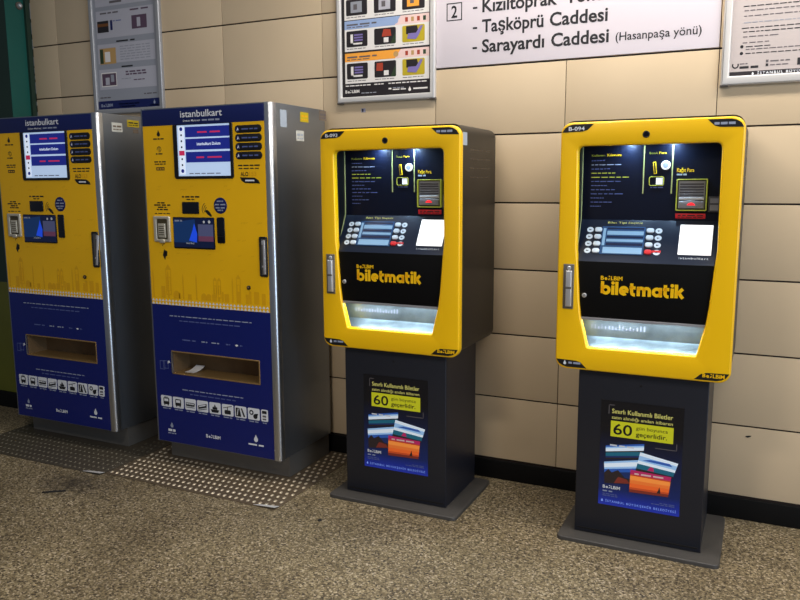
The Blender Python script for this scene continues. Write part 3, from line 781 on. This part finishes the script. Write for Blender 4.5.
    for xa in (-.646, -.140): m.box(side(xa), -.440, yb, zs-.01, 1.545, -.004, .002, 'black_plastic')
    m.box(U, -.650, -.136, -.440, yb, 1.541, 1.547, 'black_plastic'); put(m, 'bay_lining')
    m = MB(); m.tube([(-.6425, yb-.002, 1.520), (-.6425, yb-.002, zt+.004), (-.6385, ys+.012, zs+.010)], .0022, 'divider'); put(m, 'edge_highlight')  # pale tube standing in for the highlight along the bay's left edge
    # coin slot, coin cup and return window
    m = MB(); m.slab(B, [(-.381, 1.4165), (-.371, 1.4180), (-.376, 1.4615), (-.386, 1.4600)], 0, .006, 'glow_yellow', .001); m.slab(B, [(-.3790, 1.4195), (-.3735, 1.4205), (-.3780, 1.4585), (-.3835, 1.4575)], .005, .0066, 'black_plastic'); put(m, 'coin_slot')
    m = MB(); m.cyl(B, -.341, 1.448, .0165, 0, .008, 'glow_white', .003); m.cyl(B, -.341, 1.448, .010, .008, .0086, 'grey_print'); put(m, 'coin_cup')
    m = MB(); m.frame(B, rrect(-.398, -.345, 1.374, 1.408, .007, 4), rrect(-.3955, -.3475, 1.3765, 1.4055, .005, 4), 0, .004, 'glow_lime', .0006); m.rect(B, -.373, -.350, 1.379, 1.403, 'glow_white', .001); put(m, 'coin_window')
    # banknote acceptor
    m = MB(); m.frame(B, rrect(-.300, -.195, 1.284, 1.398, .004, 3), rrect(-.2965, -.1985, 1.2875, 1.3945, .003, 3), 0, .016, 'glow_lime', .001); ba = put(m, 'banknote_acceptor')
    m = MB(); m.box(B, -.2965, -.1985, 1.2875, 1.3945, 0, .006, 'acceptor_dark'); m.box(B, -.292, -.203, 1.292, 1.390, 0, .010, 'acceptor_grey', .001)
    for k in range(5): m.box(B, -.288, -.207, 1.338+.0098*k, 1.343+.0098*k, .010, .0125, 'acceptor_dark', .001)
    m.box(B, -.290, -.205, 1.323, 1.332, .010, .016, 'acceptor_light', .002); m.slab(B, round_poly([(-.290, 1.294), (-.205, 1.294), (-.205, 1.318), (-.247, 1.322), (-.290, 1.318)], .003), .010, .018, 'acceptor_grey', .003); put(m, 'acceptor_mouth', ba)
    m = MB(); m.slab(B, [(-.262, 1.304), (-.232, 1.304), (-.238, 1.311), (-.247, 1.314), (-.256, 1.311)], .0175, .0190, 'red_glow', .0005); put(m, 'red_light', ba)
    m = MB(); m.box(B, -.300, -.198, 1.256, 1.274, 0, .003, 'red_print', .0008); m.greek(B, -.292, -.206, 1.265, .004, 'photo_dark', e=.0034, words=4, seed=3); m.greek(B, -.292, -.206, 1.259, .003, 'photo_dark', e=.0034, words=5, seed=4); put(m, 'warning_strip')
    m = MB(); m.box(B, -.190, -.150, 1.280, 1.336, 0, .012, 'acceptor_dark', .003); m.rect(B, -.184, -.156, 1.312, 1.329, 'acceptor_grey', .0126); m.rect(B, -.184, -.156, 1.286, 1.306, 'acceptor_grey', .0126); put(m, 'card_slot')
    # sloping shelf with screen and keys; b runs down the slope from 0 to SL
    SL = math.hypot(zt-zs, ys-yb); vd = Vector((0, ys-yb, zs-zt)).normalized(); nn = Vector((1, 0, 0)).cross(vd).normalized()
    if nn.y > 0: nn = -nn
    S = Fr((0, yb, zt), (1, 0, 0), vd, nn)
    t = lambda v: v*SL
    m = MB(); m.box(S, -.644, -.140, 0, SL, -.010, 0, 'shelf_metal', .001)
    m.text(Fr((0, yb, zt), (1, 0, 0), -vd, nn), 'Bilet Tipi Seçiniz', -.539, -t(.095), 'poster_text', a1=-.412, cap=.008, e=.001)
    for k in range(4):
        for xx, mm in ((-.601, 'button_white'), (-.352, 'button_white')):
            m.disc(S, xx, t(.25+.165*k), .0125, mm, .0008, ry=.011); m.poly(S, [(xx-.005, t(.235+.165*k)), (xx+.006, t(.25+.165*k)), (xx-.003, t(.268+.165*k))], 'acceptor_dark' if k % 2 else 'shelf_metal', .0011)
    put(m, 'key_shelf')
    for k in range(4):
        for xx in (-.570, -.382):
            red = (k == 3 and xx > -.5); v = MB(); v.slab(S, rrect(xx-.0135, xx+.0135, t(.25+.165*k)-.0095, t(.25+.165*k)+.0095, .008, 4), 0, .006, 'button_red' if red else 'button_white', .003)
            o = put(v, 'button')
            if red: o['label'] = 'red cancel button'
    m = MB(); m.box(S, -.368, -.338, t(.70), t(.75), 0, .001, 'button_red'); put(m, 'cancel_strip')
    m = MB(); m.box(S, -.556, -.399, t(.17), t(.82), 0, .0035, 'lcd', .0008)
    for v0, v1, mm in ((.20, .24, 'lcd_dark'), (.28, .37, 'lcd_bar'), (.40, .44, 'lcd_dark'), (.47, .53, 'lcd_bar'), (.56, .62, 'lcd_dark'), (.66, .80, 'lcd_bar')): m.rect(S, -.536 if v0 < .6 else -.545, -.404, t(v0), t(v1), mm, .0041)
    m.rect(S, -.551, -.541, t(.22), t(.62), 'lcd_bar', .0041); put(m, 'screen')
    m = MB(); m.box(S, -.279, -.168, t(.105), t(.775), 0, .004, 'pad_white', .001); put(m, 'card_pad')
    m = MB(); m.text(Fr((0, yb, zt), (1, 0, 0), -vd, nn), 'istanbulkart', -.274, -t(.872), 'white_print', a1=-.176, cap=.008, e=.001, spacing=1.3); put(m, 'pad_lettering')
    # fascia with the logotype
    FA = front(ys)
    m = MB(); m.box(FA, -.650, -.136, .884, zs+.001, -.008, 0, 'fascia_black', .001)
    wname = logo_width('biletmatik', 1); xh = (.541-.247)/wname
    logotype(m, FA, 'biletmatik', -.541, .9745, xh, 'yellow_paint')
    belbim(m, FA, -.543, 1.0290, .0145, 'yellow_paint'); put(m, 'fascia')
    m = MB(); m.cyl(FA, -.602, .967, .0085, 0, .006, 'chrome', .002); m.box(FA, -.603, -.601, .962, .972, .006, .0066, 'black_plastic'); put(m, 'lock')
    # ticket tray: a lit metal trough
    m = MB(); yd = -.385
    m.rect(front(yd), -.640, -.145, .800, .886, 'tray_metal', 0)
    m.add([(-.640, -.440, .768), (-.145, -.440, .768), (-.145, yd, .800), (-.640, yd, .800)], [(0, 1, 2, 3)], 'tray_metal')
    m.rect(side(-.640), -.444, yd, .768, .886, 'tray_metal', 0); m.rect(side(-.145), -.444, yd, .768, .886, 'tray_metal', 0)
    m.box(FA, -.640, -.145, .8745, .8840, -.004, .002, 'acceptor_grey', .001)
    rnd = random.Random(3)
    for q in range(16):
        xx = -.585+.013*q; m.rect(front(yd), xx, xx+rnd.uniform(.002, .006), .830, .830+rnd.uniform(.008, .022), 'grey_print', .001)  # streaks painted for the lettering's reflection in the metal
    put(m, 'ticket_tray')
    m = MB(); m.box(U, -.60, -.18, -.432, -.422, .876, .882, 'led'); put(m, 'tray_light')
    for x in (-.467, -.316):
        m = MB(); m.cyl(up(0), x, -.388, .009, 1.534, 1.541, 'led', 0, 12); put(m, 'bay_light')
    return R
K2 = make_kiosk()
K1 = copy_tree(K2)
K1.location = KO+Vector((-1.018, -.028, 0)); K1.scale = (1.022, 1, 1.004)
KL = 'black pedestal ticket kiosk with yellow face frame, numbered %s'
tag(K2, 'black pedestal kiosk with yellow face frame, numbered B-094, the nearer one at the right', 'ticket kiosk', 'yellow framed ticket kiosks')
tag(K1, 'black pedestal kiosk with yellow face frame, numbered B-093, next to a steel card machine', 'ticket kiosk', 'yellow framed ticket kiosks')
def number(root, txt):
    T = front(KY)
    for f_ in root.children:
        if f_.name.startswith('face_frame'):
            for q in f_.children:
                if q.name.startswith('number_plate'):
                    b_ = MB(); b_.text(T, txt, -.675, 1.5755, 'white_print', a1=-.617, cap=.0135, bold=.015, e=.0012)
                    o = b_.build('number_lettering', root, KO)
number(K2, 'B-094'); number(K1, 'B-093')
for root, dx, dy in ((K2, 0, 0), (K1, -1.006, -.028)):
    for nm, x, y, z, sx, sy, pw, col in (('bay_lamp', -.467, -.388, 1.530, .014, .014, .75, (.50, .76, 1)), ('bay_lamp', -.316, -.388, 1.530, .014, .014, .75, (.50, .76, 1)), ('tray_lamp', -.39, -.425, .874, .40, .010, 1.0, (.80, .93, 1))):
        L = bpy.data.lights.new(nm, 'AREA'); L.shape = 'RECTANGLE'; L.size = sx; L.size_y = sy; L.energy = pw; L.color = col
        o = bpy.data.objects.new(nm, L); COL.objects.link(o); o.parent = root; o.location = Vector((x, y, z))-KO

# ------------------------------------------------------------------ tread plates under the card machines
def tread(name, x0, x1, y0, y1, m0, m1, label):
    R = empty(name, ((x0+x1)/2, (y0+y1)/2, 0)); U = up(0)
    m = MB(); m.box(U, x0, x1, y0, y1, 0.0, .003, m0, .0008)
    d = .0325; j = 0; y = y0+.030
    while y < y1-.01:
        x = x0+.016+(d/2 if j % 2 else 0)
        while x < x1-.01:
            if not (y > -.43 and x1-.925 < x < x1-.135):
                a, b_ = .0078, .0120; e0, e1 = .003, .0062
                vs = [(x+a*math.cos(t)*c-0*b_, y+b_*math.sin(t)*c, e) for c, e in ((1, e0), (.62, e1)) for t in [2*PI*i/8+.35 for i in range(8)]]
                m.add(vs, [(i, (i+1) % 8, 8+(i+1) % 8, 8+i) for i in range(8)]+[tuple(range(8, 16))], m1)
            x += d
        y += .045; j += 1
    m.build('plate', R, R.location)
    m = MB(); cx, cy = x1-.045, y0
    m.add([(cx-.07, cy, .004), (cx+.045, cy-.004, .012), (cx+.045, cy+.030, .005), (cx-.04, cy+.012, .0055), (cx-.07, cy, .0055), (cx+.045, cy-.004, .0135), (cx+.045, cy+.030, .0065), (cx-.04, cy+.012, .007)],
          [(0, 1, 2, 3), (4, 5, 6, 7), (0, 1, 5, 4), (1, 2, 6, 5), (2, 3, 7, 6), (3, 0, 4, 7)], 'scrap_silver'); m.build('bent_corner', R, R.location)
    return tag(R, label, 'floor plate')
tread('tread_plate', -2.825, -1.832, -.750, -.015, 'tread', 'tread_stud', 'studded metal floor plate with bright studs under the card machine beside a kiosk')
tread('tread_plate', -3.83, -2.832, -.775, -.03, 'tread_dull', 'tread_stud_dull', 'dull dark studded floor plate under the leftmost card machine')  # darker plate and studs than the other one

# ------------------------------------------------------------------ things on the wall
def poster(name, x0, x1, z0, z1, fw_, fmat, ground, draw, label, yf=-.022):
    R = empty(name, ((x0+x1)/2, 0, z0)); o = R.location
    m = MB(); m.frame(F0, rrect(x0, x1, z0, z1, .004, 2), rrect(x0+fw_, x1-fw_, z0+fw_*1.15, z1-fw_), 0.0005, -yf, fmat, .007); m.build('frame', R, o)
    m = MB(); m.box(F0, x0+fw_*.8, x1-fw_*.8, z0+fw_*.8, z1-fw_*.8, .001, .008, ground)
    draw(m, front(-.008)); m.build('printed_sheet', R, o)
    for xx in (x0+.004, x1-.022):
        c = MB(); c.box(F0, xx-.006, xx+.024, z0-.004, z0+.004, .001, -yf-.003, 'frame_corner', .002); c.build('corner_cap', R, o)
    return tag(R, label, 'poster frame')

def left_sheet(m, P):
    m.rect(P, -3.505, -3.030, 1.808, 1.862, 'navy_header'); belbim(m, P, -3.475, 1.830, .016, 'grey_print'); m.greek(P, -3.34, -3.19, 1.838, .006, 'faint_print', words=4, seed=1); m.greek(P, -3.33, -3.22, 1.824, .006, 'faint_print', words=4, seed=2); drop(m, P, -3.078, 1.832, .022, 'grey_print'); m.greek(P, -3.11, -3.05, 1.822, .006, 'faint_print', words=2, seed=3)
    for z0, z1 in ((1.925, 2.035), (2.068, 2.172), (2.205, 2.352), (2.375, 2.50)): m.rect(P, -3.477, -3.055, z0, z1, 'sheet_pale', .0003)
    m.greek(P, -3.48, -3.40, 1.878, .006, 'ink_soft', words=3, seed=4); m.greek(P, -3.15, -3.06, 1.886, .006, 'ink_soft', words=3, seed=5)
    # pictures
    m.rect(P, -3.462, -3.345, 1.940, 2.018, 'sheet_white'); m.rect(P, -3.456, -3.350, 1.946, 2.012, 'photo_plum', .0009); m.rect(P, -3.43, -3.40, 1.95, 1.99, 'sheet_pale', .0012); m.rect(P, -3.39, -3.365, 1.965, 2.004, 'sheet_grey', .0012)
    m.greek(P, -3.305, -3.222, 2.040, .008, 'ink', words=1, seed=6); m.greek(P, -3.277, -3.130, 2.010, .008, 'photo_plum', words=4, seed=7); m.greek(P, -3.277, -3.125, 1.996, .008, 'photo_plum', words=5, seed=8); m.greek(P, -3.31, -3.24, 1.975, .005, 'sheet_grey', words=3, seed=9); m.greek(P, -3.22, -3.14, 1.965, .005, 'photo_plum', words=3, seed=10)
    m.rect(P, -3.464, -3.342, 2.064, 2.150, 'photo_tan'); m.rect(P, -3.462, -3.437, 2.068, 2.146, 'photo_green', .0009); m.rect(P, -3.425, -3.385, 2.075, 2.13, 'sheet_white', .0009)
    m.greek(P, -3.334, -3.198, 2.178, .008, 'ink', words=2, seed=11)
    for k in range(6): m.greek(P, -3.31, -3.09, 2.150-.014*k, .005, 'sheet_grey', words=6, seed=12+k)
    m.rect(P, -3.470, -3.385, 2.236, 2.298, 'photo_dark'); m.rect(P, -3.470, -3.385, 2.268, 2.284, 'photo_amber', .0009); m.rect(P, -3.372, -3.355, 2.245, 2.298, 'navy_header'); m.greek(P, -3.35, -3.29, 2.29, .005, 'faint_print', words=2, seed=20)
    m.rect(P, -3.213, -3.104, 2.238, 2.309, 'photo_plum'); m.rect(P, -3.175, -3.150, 2.248, 2.296, 'sheet_pale', .0009)
    m.greek(P, -3.445, -3.309, 2.334, .008, 'ink_soft', words=3, seed=21); m.greek(P, -3.222, -3.090, 2.336, .008, 'photo_plum', words=2, seed=22); m.greek(P, -3.37, -3.28, 2.388, .012, 'ink_soft', words=1, seed=23)
poster('poster_frame', -3.523, -3.008, 1.786, 2.62, .026, 'frame_grey', 'sheet_grey', left_sheet, 'grey framed notice with a navy foot band, on the wall above the card machines')

def centre_sheet(m, P):
    m.rect(P, -1.895, -1.416, 1.79, 2.60, 'photo_dark', .0002)
    bases = (1.864, 2.0125, 2.156, 2.300, 2.445)
    for k, z in enumerate(bases):
        m.rect(P, -1.872, -1.431, z, z+.140, 'sheet_white', .0005)
        hc = ('orange', 'lavender', 'pink', 'lavender', 'orange')[k]
        m.rect(P, -1.872, -1.431, z+.101, z+.140, hc, .0008); m.poly(P, [(-1.605, z+.101), (-1.431, z+.101), (-1.431, z+.140), (-1.575, z+.140)], 'pink', .001)
        m.greek(P, -1.860, -1.700, z+.118, .007, 'ink_soft', e=.0012, words=3, seed=k); m.greek(P, -1.860, -1.74, z+.108, .004, 'ink_soft', e=.0012, words=4, seed=k+5)
        m.disc(P, -1.600, z+.120, .013, 'photo_tan' if k == 0 else hc, .0013)
        for q in range(4): m.rect(P, -1.552+.03*q, -1.538+.03*q, z+.110, z+.130, ('photo_red', 'photo_tan', 'photo_red', 'photo_green')[q] if k != 2 else 'pink', .0013)
        for q, x in enumerate((-1.862, -1.713, -1.567)):
            m.slab(P, rrect(x, x+.113, z+.020, z+.093, .006, 3), 0, .0011, ('photo_dark', 'photo_dark', 'photo_olive')[q] if k < 2 else 'photo_dark')
            E_ = .0016
            if k == 2:
                m.rect(P, x+.025, x+.085, z+.032, z+.082, ('sheet_grey', 'sheet_pale', 'orange')[q], E_); m.rect(P, x+.04, x+.06, z+.045, z+.07, 'ink_soft', E_+.0003)
            elif q == 0:
                m.rect(P, x+.022, x+.036, z+.030, z+.078, 'sheet_white', E_); m.rect(P, x+.022, x+.085, z+.030, z+.038, 'sheet_white', E_)
                for j in range(3): m.rect(P, x+.042, x+.088, z+.046+.012*j, z+.053+.012*j, 'photo_violet', E_)
            elif q == 1:
                m.poly(P, [(x+.04, z+.055), (x+.09, z+.055), (x+.085, z+.085), (x+.05, z+.088)] if k else [(x+.01, z+.05), (x+.045, z+.05), (x+.045, z+.085), (x+.012, z+.085)], 'photo_red', E_); m.rect(P, x+.05, x+.075, z+.028, z+.050, 'sheet_white', E_); m.poly(P, [(x+.085, z+.022), (x+.113, z+.022), (x+.11, z+.07)], 'photo_green', E_)
            else:
                m.poly(P, [(x+.02, z+.055), (x+.085, z+.050), (x+.075, z+.090), (x+.020, z+.090)], 'photo_dark', E_); m.poly(P, [(x+.025, z+.035), (x+.07, z+.030), (x+.085, z+.05), (x+.105, z+.088), (x+.092, z+.088), (x+.07, z+.058), (x+.03, z+.058)], 'photo_violet', E_+.0003)
        m.greek(P, -1.86, -1.76, z+.010, .003, 'ink_soft', e=.001, words=5, seed=k+9); m.greek(P, -1.71, -1.61, z+.010, .003, 'ink_soft', e=.001, words=5, seed=k+12); m.greek(P, -1.565, -1.46, z+.010, .003, 'ink_soft', e=.001, words=5, seed=k+15)
    m.greek(P, -1.870, -1.735, 1.851, .005, 'sheet_white', words=6, seed=1); m.greek(P, -1.715, -1.665, 1.851, .005, 'sheet_white', words=3, seed=2); m.greek(P, -1.640, -1.445, 1.851, .005, 'sheet_white', words=8, seed=3)
    belbim(m, P, -1.872, 1.820, .014, 'sheet_white'); m.greek(P, -1.785, -1.705, 1.815, .004, 'sheet_grey', words=4, seed=4)
    m.greek(P, -1.640, -1.625, 1.826, .007, 'sheet_white', words=1, seed=5); m.greek(P, -1.618, -1.55, 1.822, .005, 'sheet_white', words=2, seed=6); m.greek(P, -1.618, -1.56, 1.830, .004, 'sheet_grey', words=3, seed=7); drop(m, P, -1.530, 1.813, .022, 'sheet_white'); m.greek(P, -1.512, -1.440, 1.820, .007, 'sheet_white', words=1, seed=8)
poster('poster_frame', -1.912, -1.400, 1.773, 2.62, .024, 'frame_white', 'photo_dark', centre_sheet, 'framed poster with orange and lavender bands and small photos, above the kiosk numbered B-093')

def right_sheet(m, P):
    m.rect(P, -.163, .30, 1.790, 1.8075, 'photo_dark', .0004); drop(m, P, -.080, 1.793, .011, 'white_print'); m.text(P, 'İSTANBUL BÜYÜKŞEHİR BELEDİYESİ', -.064, 1.7945, 'white_print', a1=.26, cap=.009, spacing=1.35, bold=.012)
    m.ribbon(P, arc(-.143, 1.832, .010, 150, 390, 14), .005, 'ink'); m.greek(P, -.128, -.10, 1.834, .004, 'ink_soft', words=2, seed=1); m.greek(P, -.128, -.062, 1.818, .009, 'ink', words=2, seed=2)
    m.rect(P, -.037, -.028, 1.836, 1.846, 'ink_soft'); m.greek(P, -.022, .045, 1.838, .005, 'ink_soft', words=3, seed=3); m.rect(P, -.037, -.028, 1.822, 1.832, 'ink'); m.greek(P, -.022, .04, 1.824, .004, 'ink_soft', words=3, seed=4); m.rect(P, .07, .082, 1.82, 1.846, 'ink')
    for k, (z, a0, a1, mm) in enumerate(((2.086, -.12, .25, 'ink_soft'), (2.072, -.12, .28, 'ink'), (2.046, -.126, .28, 'ink'), (2.030, -.122, .26, 'ink_soft'), (2.010, -.122, .22, 'ink_soft'), (1.986, -.122, .27, 'sheet_grey'), (1.966, -.128, .28, 'ink'), (1.952, -.122, .26, 'ink'), (1.934, -.122, .0, 'ink_soft'), (1.912, -.122, -.03, 'ink_soft'), (1.897, -.110, -.025, 'ink'), (1.887, -.11, .20, 'ink_soft'), (1.872, -.110, .27, 'ink'), (2.12, -.12, .27, 'ink_soft'), (2.15, -.12, .26, 'ink'))):
        m.greek(P, a0, a1, z, .0034, mm, words=max(3, int((a1-a0)/.022)), seed=k)
    m.disc(P, -.124, 1.900, .006, 'ink'); m.disc(P, -.124, 1.875, .006, 'ink')
poster('poster_frame', -.193, .335, 1.757, 2.62, .030, 'frame_white', 'sheet_mauve', right_sheet, 'pale framed text notice at the upper right corner, right of the white direction sign')

# white direction sign set into the tiling
R = empty('direction_sign', (-.80, 0, 1.905))
m = MB(); m.box(F0, -1.399, -.2055, 1.9065, 2.66, -.004, .003, 'sign_white', .0008); m.build('board', R, R.location)
P = front(-.003); B_ = .022
m = MB(); m.outline(P, -1.349, -1.275, 2.106, 2.183, .0045, 'ink'); m.text(P, '2', -1.326, 2.120, 'ink', a1=-1.298, cap=.050, bold=.02); m.build('exit_number', R, R.location)
for z, words in ((2.131, (('Kızıltoprak', -1.180, -.848), ('Yönü', -.815, -.655))), (2.0455, (('Taşköprü', -1.181, -.905), ('Caddesi', -.878, -.636))), (1.9605, (('Sarayardı', -1.180, -.900), ('Caddesi', -.870, -.629), ('(Hasanpaşa yönü)', -.602, -.272)))):
    m = MB(); m.rect(P, -1.224, -1.203, z+.0165, z+.0245, 'ink'); m.build('dash', R, R.location)
    for t_, a0, a1 in words:
        small = t_.startswith('('); m = MB(); m.text(P, t_, a0, z+(.0015 if small else 0), 'ink', a1=a1, cap=.033 if small else .0535, bold=.008 if small else B_)
        m.build('lettering', R, R.location)
tag(R, 'large white direction sign with black street names in the wall above the kiosks', 'sign')

# small litter and marks
r_ = MB(); r_.slab(up(0), [(-2.905, -1.045), (-2.868, -1.020), (-2.822, -.985), (-2.83, -.978), (-2.872, -1.004), (-2.91, -1.036)], 0.0, .004, 'scrap_dark', .001)
tag(r_.build('litter_scrap', None, (-2.866, -1.01, 0), (-2.866, -1.01, 0)), 'thin black scrap lying on the floor in front of the leftmost card machine', 'litter')
r_ = MB(); r_.slab(up(0), circle(-1.605, -.756, .009, 10), 0.0, .004, 'scrap_dark', .0015)
tag(r_.build('litter_crumb', None, (-1.605, -.756, 0), (-1.605, -.756, 0)), 'tiny black crumb on the floor in front of the kiosk numbered B-093', 'litter')
r_ = MB(); r_.box(F0, -1.792, -1.768, 1.728, 1.746, -.0006, .0012, 'tape'); r_.box(F0, -1.786, -1.779, 1.730, 1.744, .0012, .0026, 'ink')
tag(r_.build('tape_scrap', None, (-1.78, 0, 1.737), (-1.78, 0, 1.737)), 'scrap of tape on the tiles just below the white framed photo poster', 'tape')
r_ = MB(); r_.slab(F0, [(-.024, .353), (-.014, .351), (-.003, .357), (-.001, .361), (-.010, .360), (-.021, .357)], 0.0, .0012, 'scrap_dark')
tag(r_.build('wall_chip', None, (-.015, 0, .355), (-.015, 0, .355)), 'small dark chip mark on the wall tile right of the kiosk numbered B-094', 'mark')
y_ = -.47
r_ = MB(); prof = [(0, 0), (.020, .002), (.038, .008), (.052, .015), (.062, .024)]; n_ = len(prof); vv = []
for th in (0, .0008):
    for k, (dy, dz) in enumerate(prof): vv += [(-2.546+.34*dy, y_+dy, .4765+dz+th), (-2.492+.34*dy, y_+dy, .4765+dz+th)]
ff = []
for k in range(n_-1):
    a = 2*k; c = 2*n_+2*k; ff += [(a, a+1, a+3, a+2), (c, c+2, c+3, c+1), (a, a+2, c+2, c), (a+1, c+1, c+3, a+3)]
ff += [(0, 2*n_, 2*n_+1, 1), (2*n_-2, 2*n_-1, 4*n_-1, 4*n_-2)]
r_.add(vv, ff, 'sheet_white')
tag(r_.build('paper_slip', None, (-2.51, y_, .4765), (-2.51, y_, .4735)), 'white curled paper slip lying in the tray of the card machine beside the black kiosk', 'paper slip')

# ------------------------------------------------------------------ light
def area(name, loc, size, sy, energy, col, rot=(0, 0, 0)):
    L = bpy.data.lights.new(name, 'AREA'); L.shape = 'RECTANGLE'; L.size = size; L.size_y = sy; L.energy = energy; L.color = col
    o = bpy.data.objects.new(name, L); COL.objects.link(o); o.location = loc; o.rotation_euler = rot; return o
area('ceiling_lamp', (0.0, -.62, 3.08), 3.2, .22, 76, (1.0, .95, .88))
area('ceiling_lamp', (1.3, -2.5, 3.0), 2.0, .30, 42, (1.0, .93, .84))
area('ceiling_lamp', (-1.35, -3.1, 2.85), .6, .30, 42, (1.0, .93, .84))
area('ceiling_lamp', (-2.9, -1.2, 3.0), 1.2, .30, 5, (1.0, .94, .86))
# added cool light from an unseen source at the right, for bluish steel sides
dl = area('cool_side_light', (4.2, -3.6, 1.7), 2.4, 2.6, 125, (.60, .77, 1.0))
dl.rotation_euler = (Vector((-2.0, 0, .9))-Vector(dl.location)).to_track_quat('-Z', 'Y').to_euler()
W = bpy.data.worlds.new('surroundings'); SC.world = W; W.use_nodes = True
bg = W.node_tree.nodes['Background']; bg.inputs['Color'].default_value = (.62, .70, .85, 1); bg.inputs['Strength'].default_value = .15

# ------------------------------------------------------------------ camera
cd = bpy.data.cameras.new('camera'); cam = bpy.data.objects.new('camera', cd); COL.objects.link(cam)
cd.sensor_width = 36; cd.lens = 762.93/800*36; cd.clip_start = .05; cd.clip_end = 100
fw = Vector((-0.4267, 0.8919, -0.1497)).normalized(); rt = Vector((0.9024, 0.4308, -0.0051)); rt = (rt-fw*rt.dot(fw)).normalized(); upv = rt.cross(fw)
M = Matrix((rt, upv, -fw)).transposed().to_4x4(); M.translation = Vector((0, -3.3233, 1.3835)); cam.matrix_world = M
SC.camera = cam
vs = SC.view_settings; vs.view_transform = 'Standard'; vs.look = 'None'; vs.gamma = 1; vs.use_curve_mapping = False; vs.exposure = 0.0
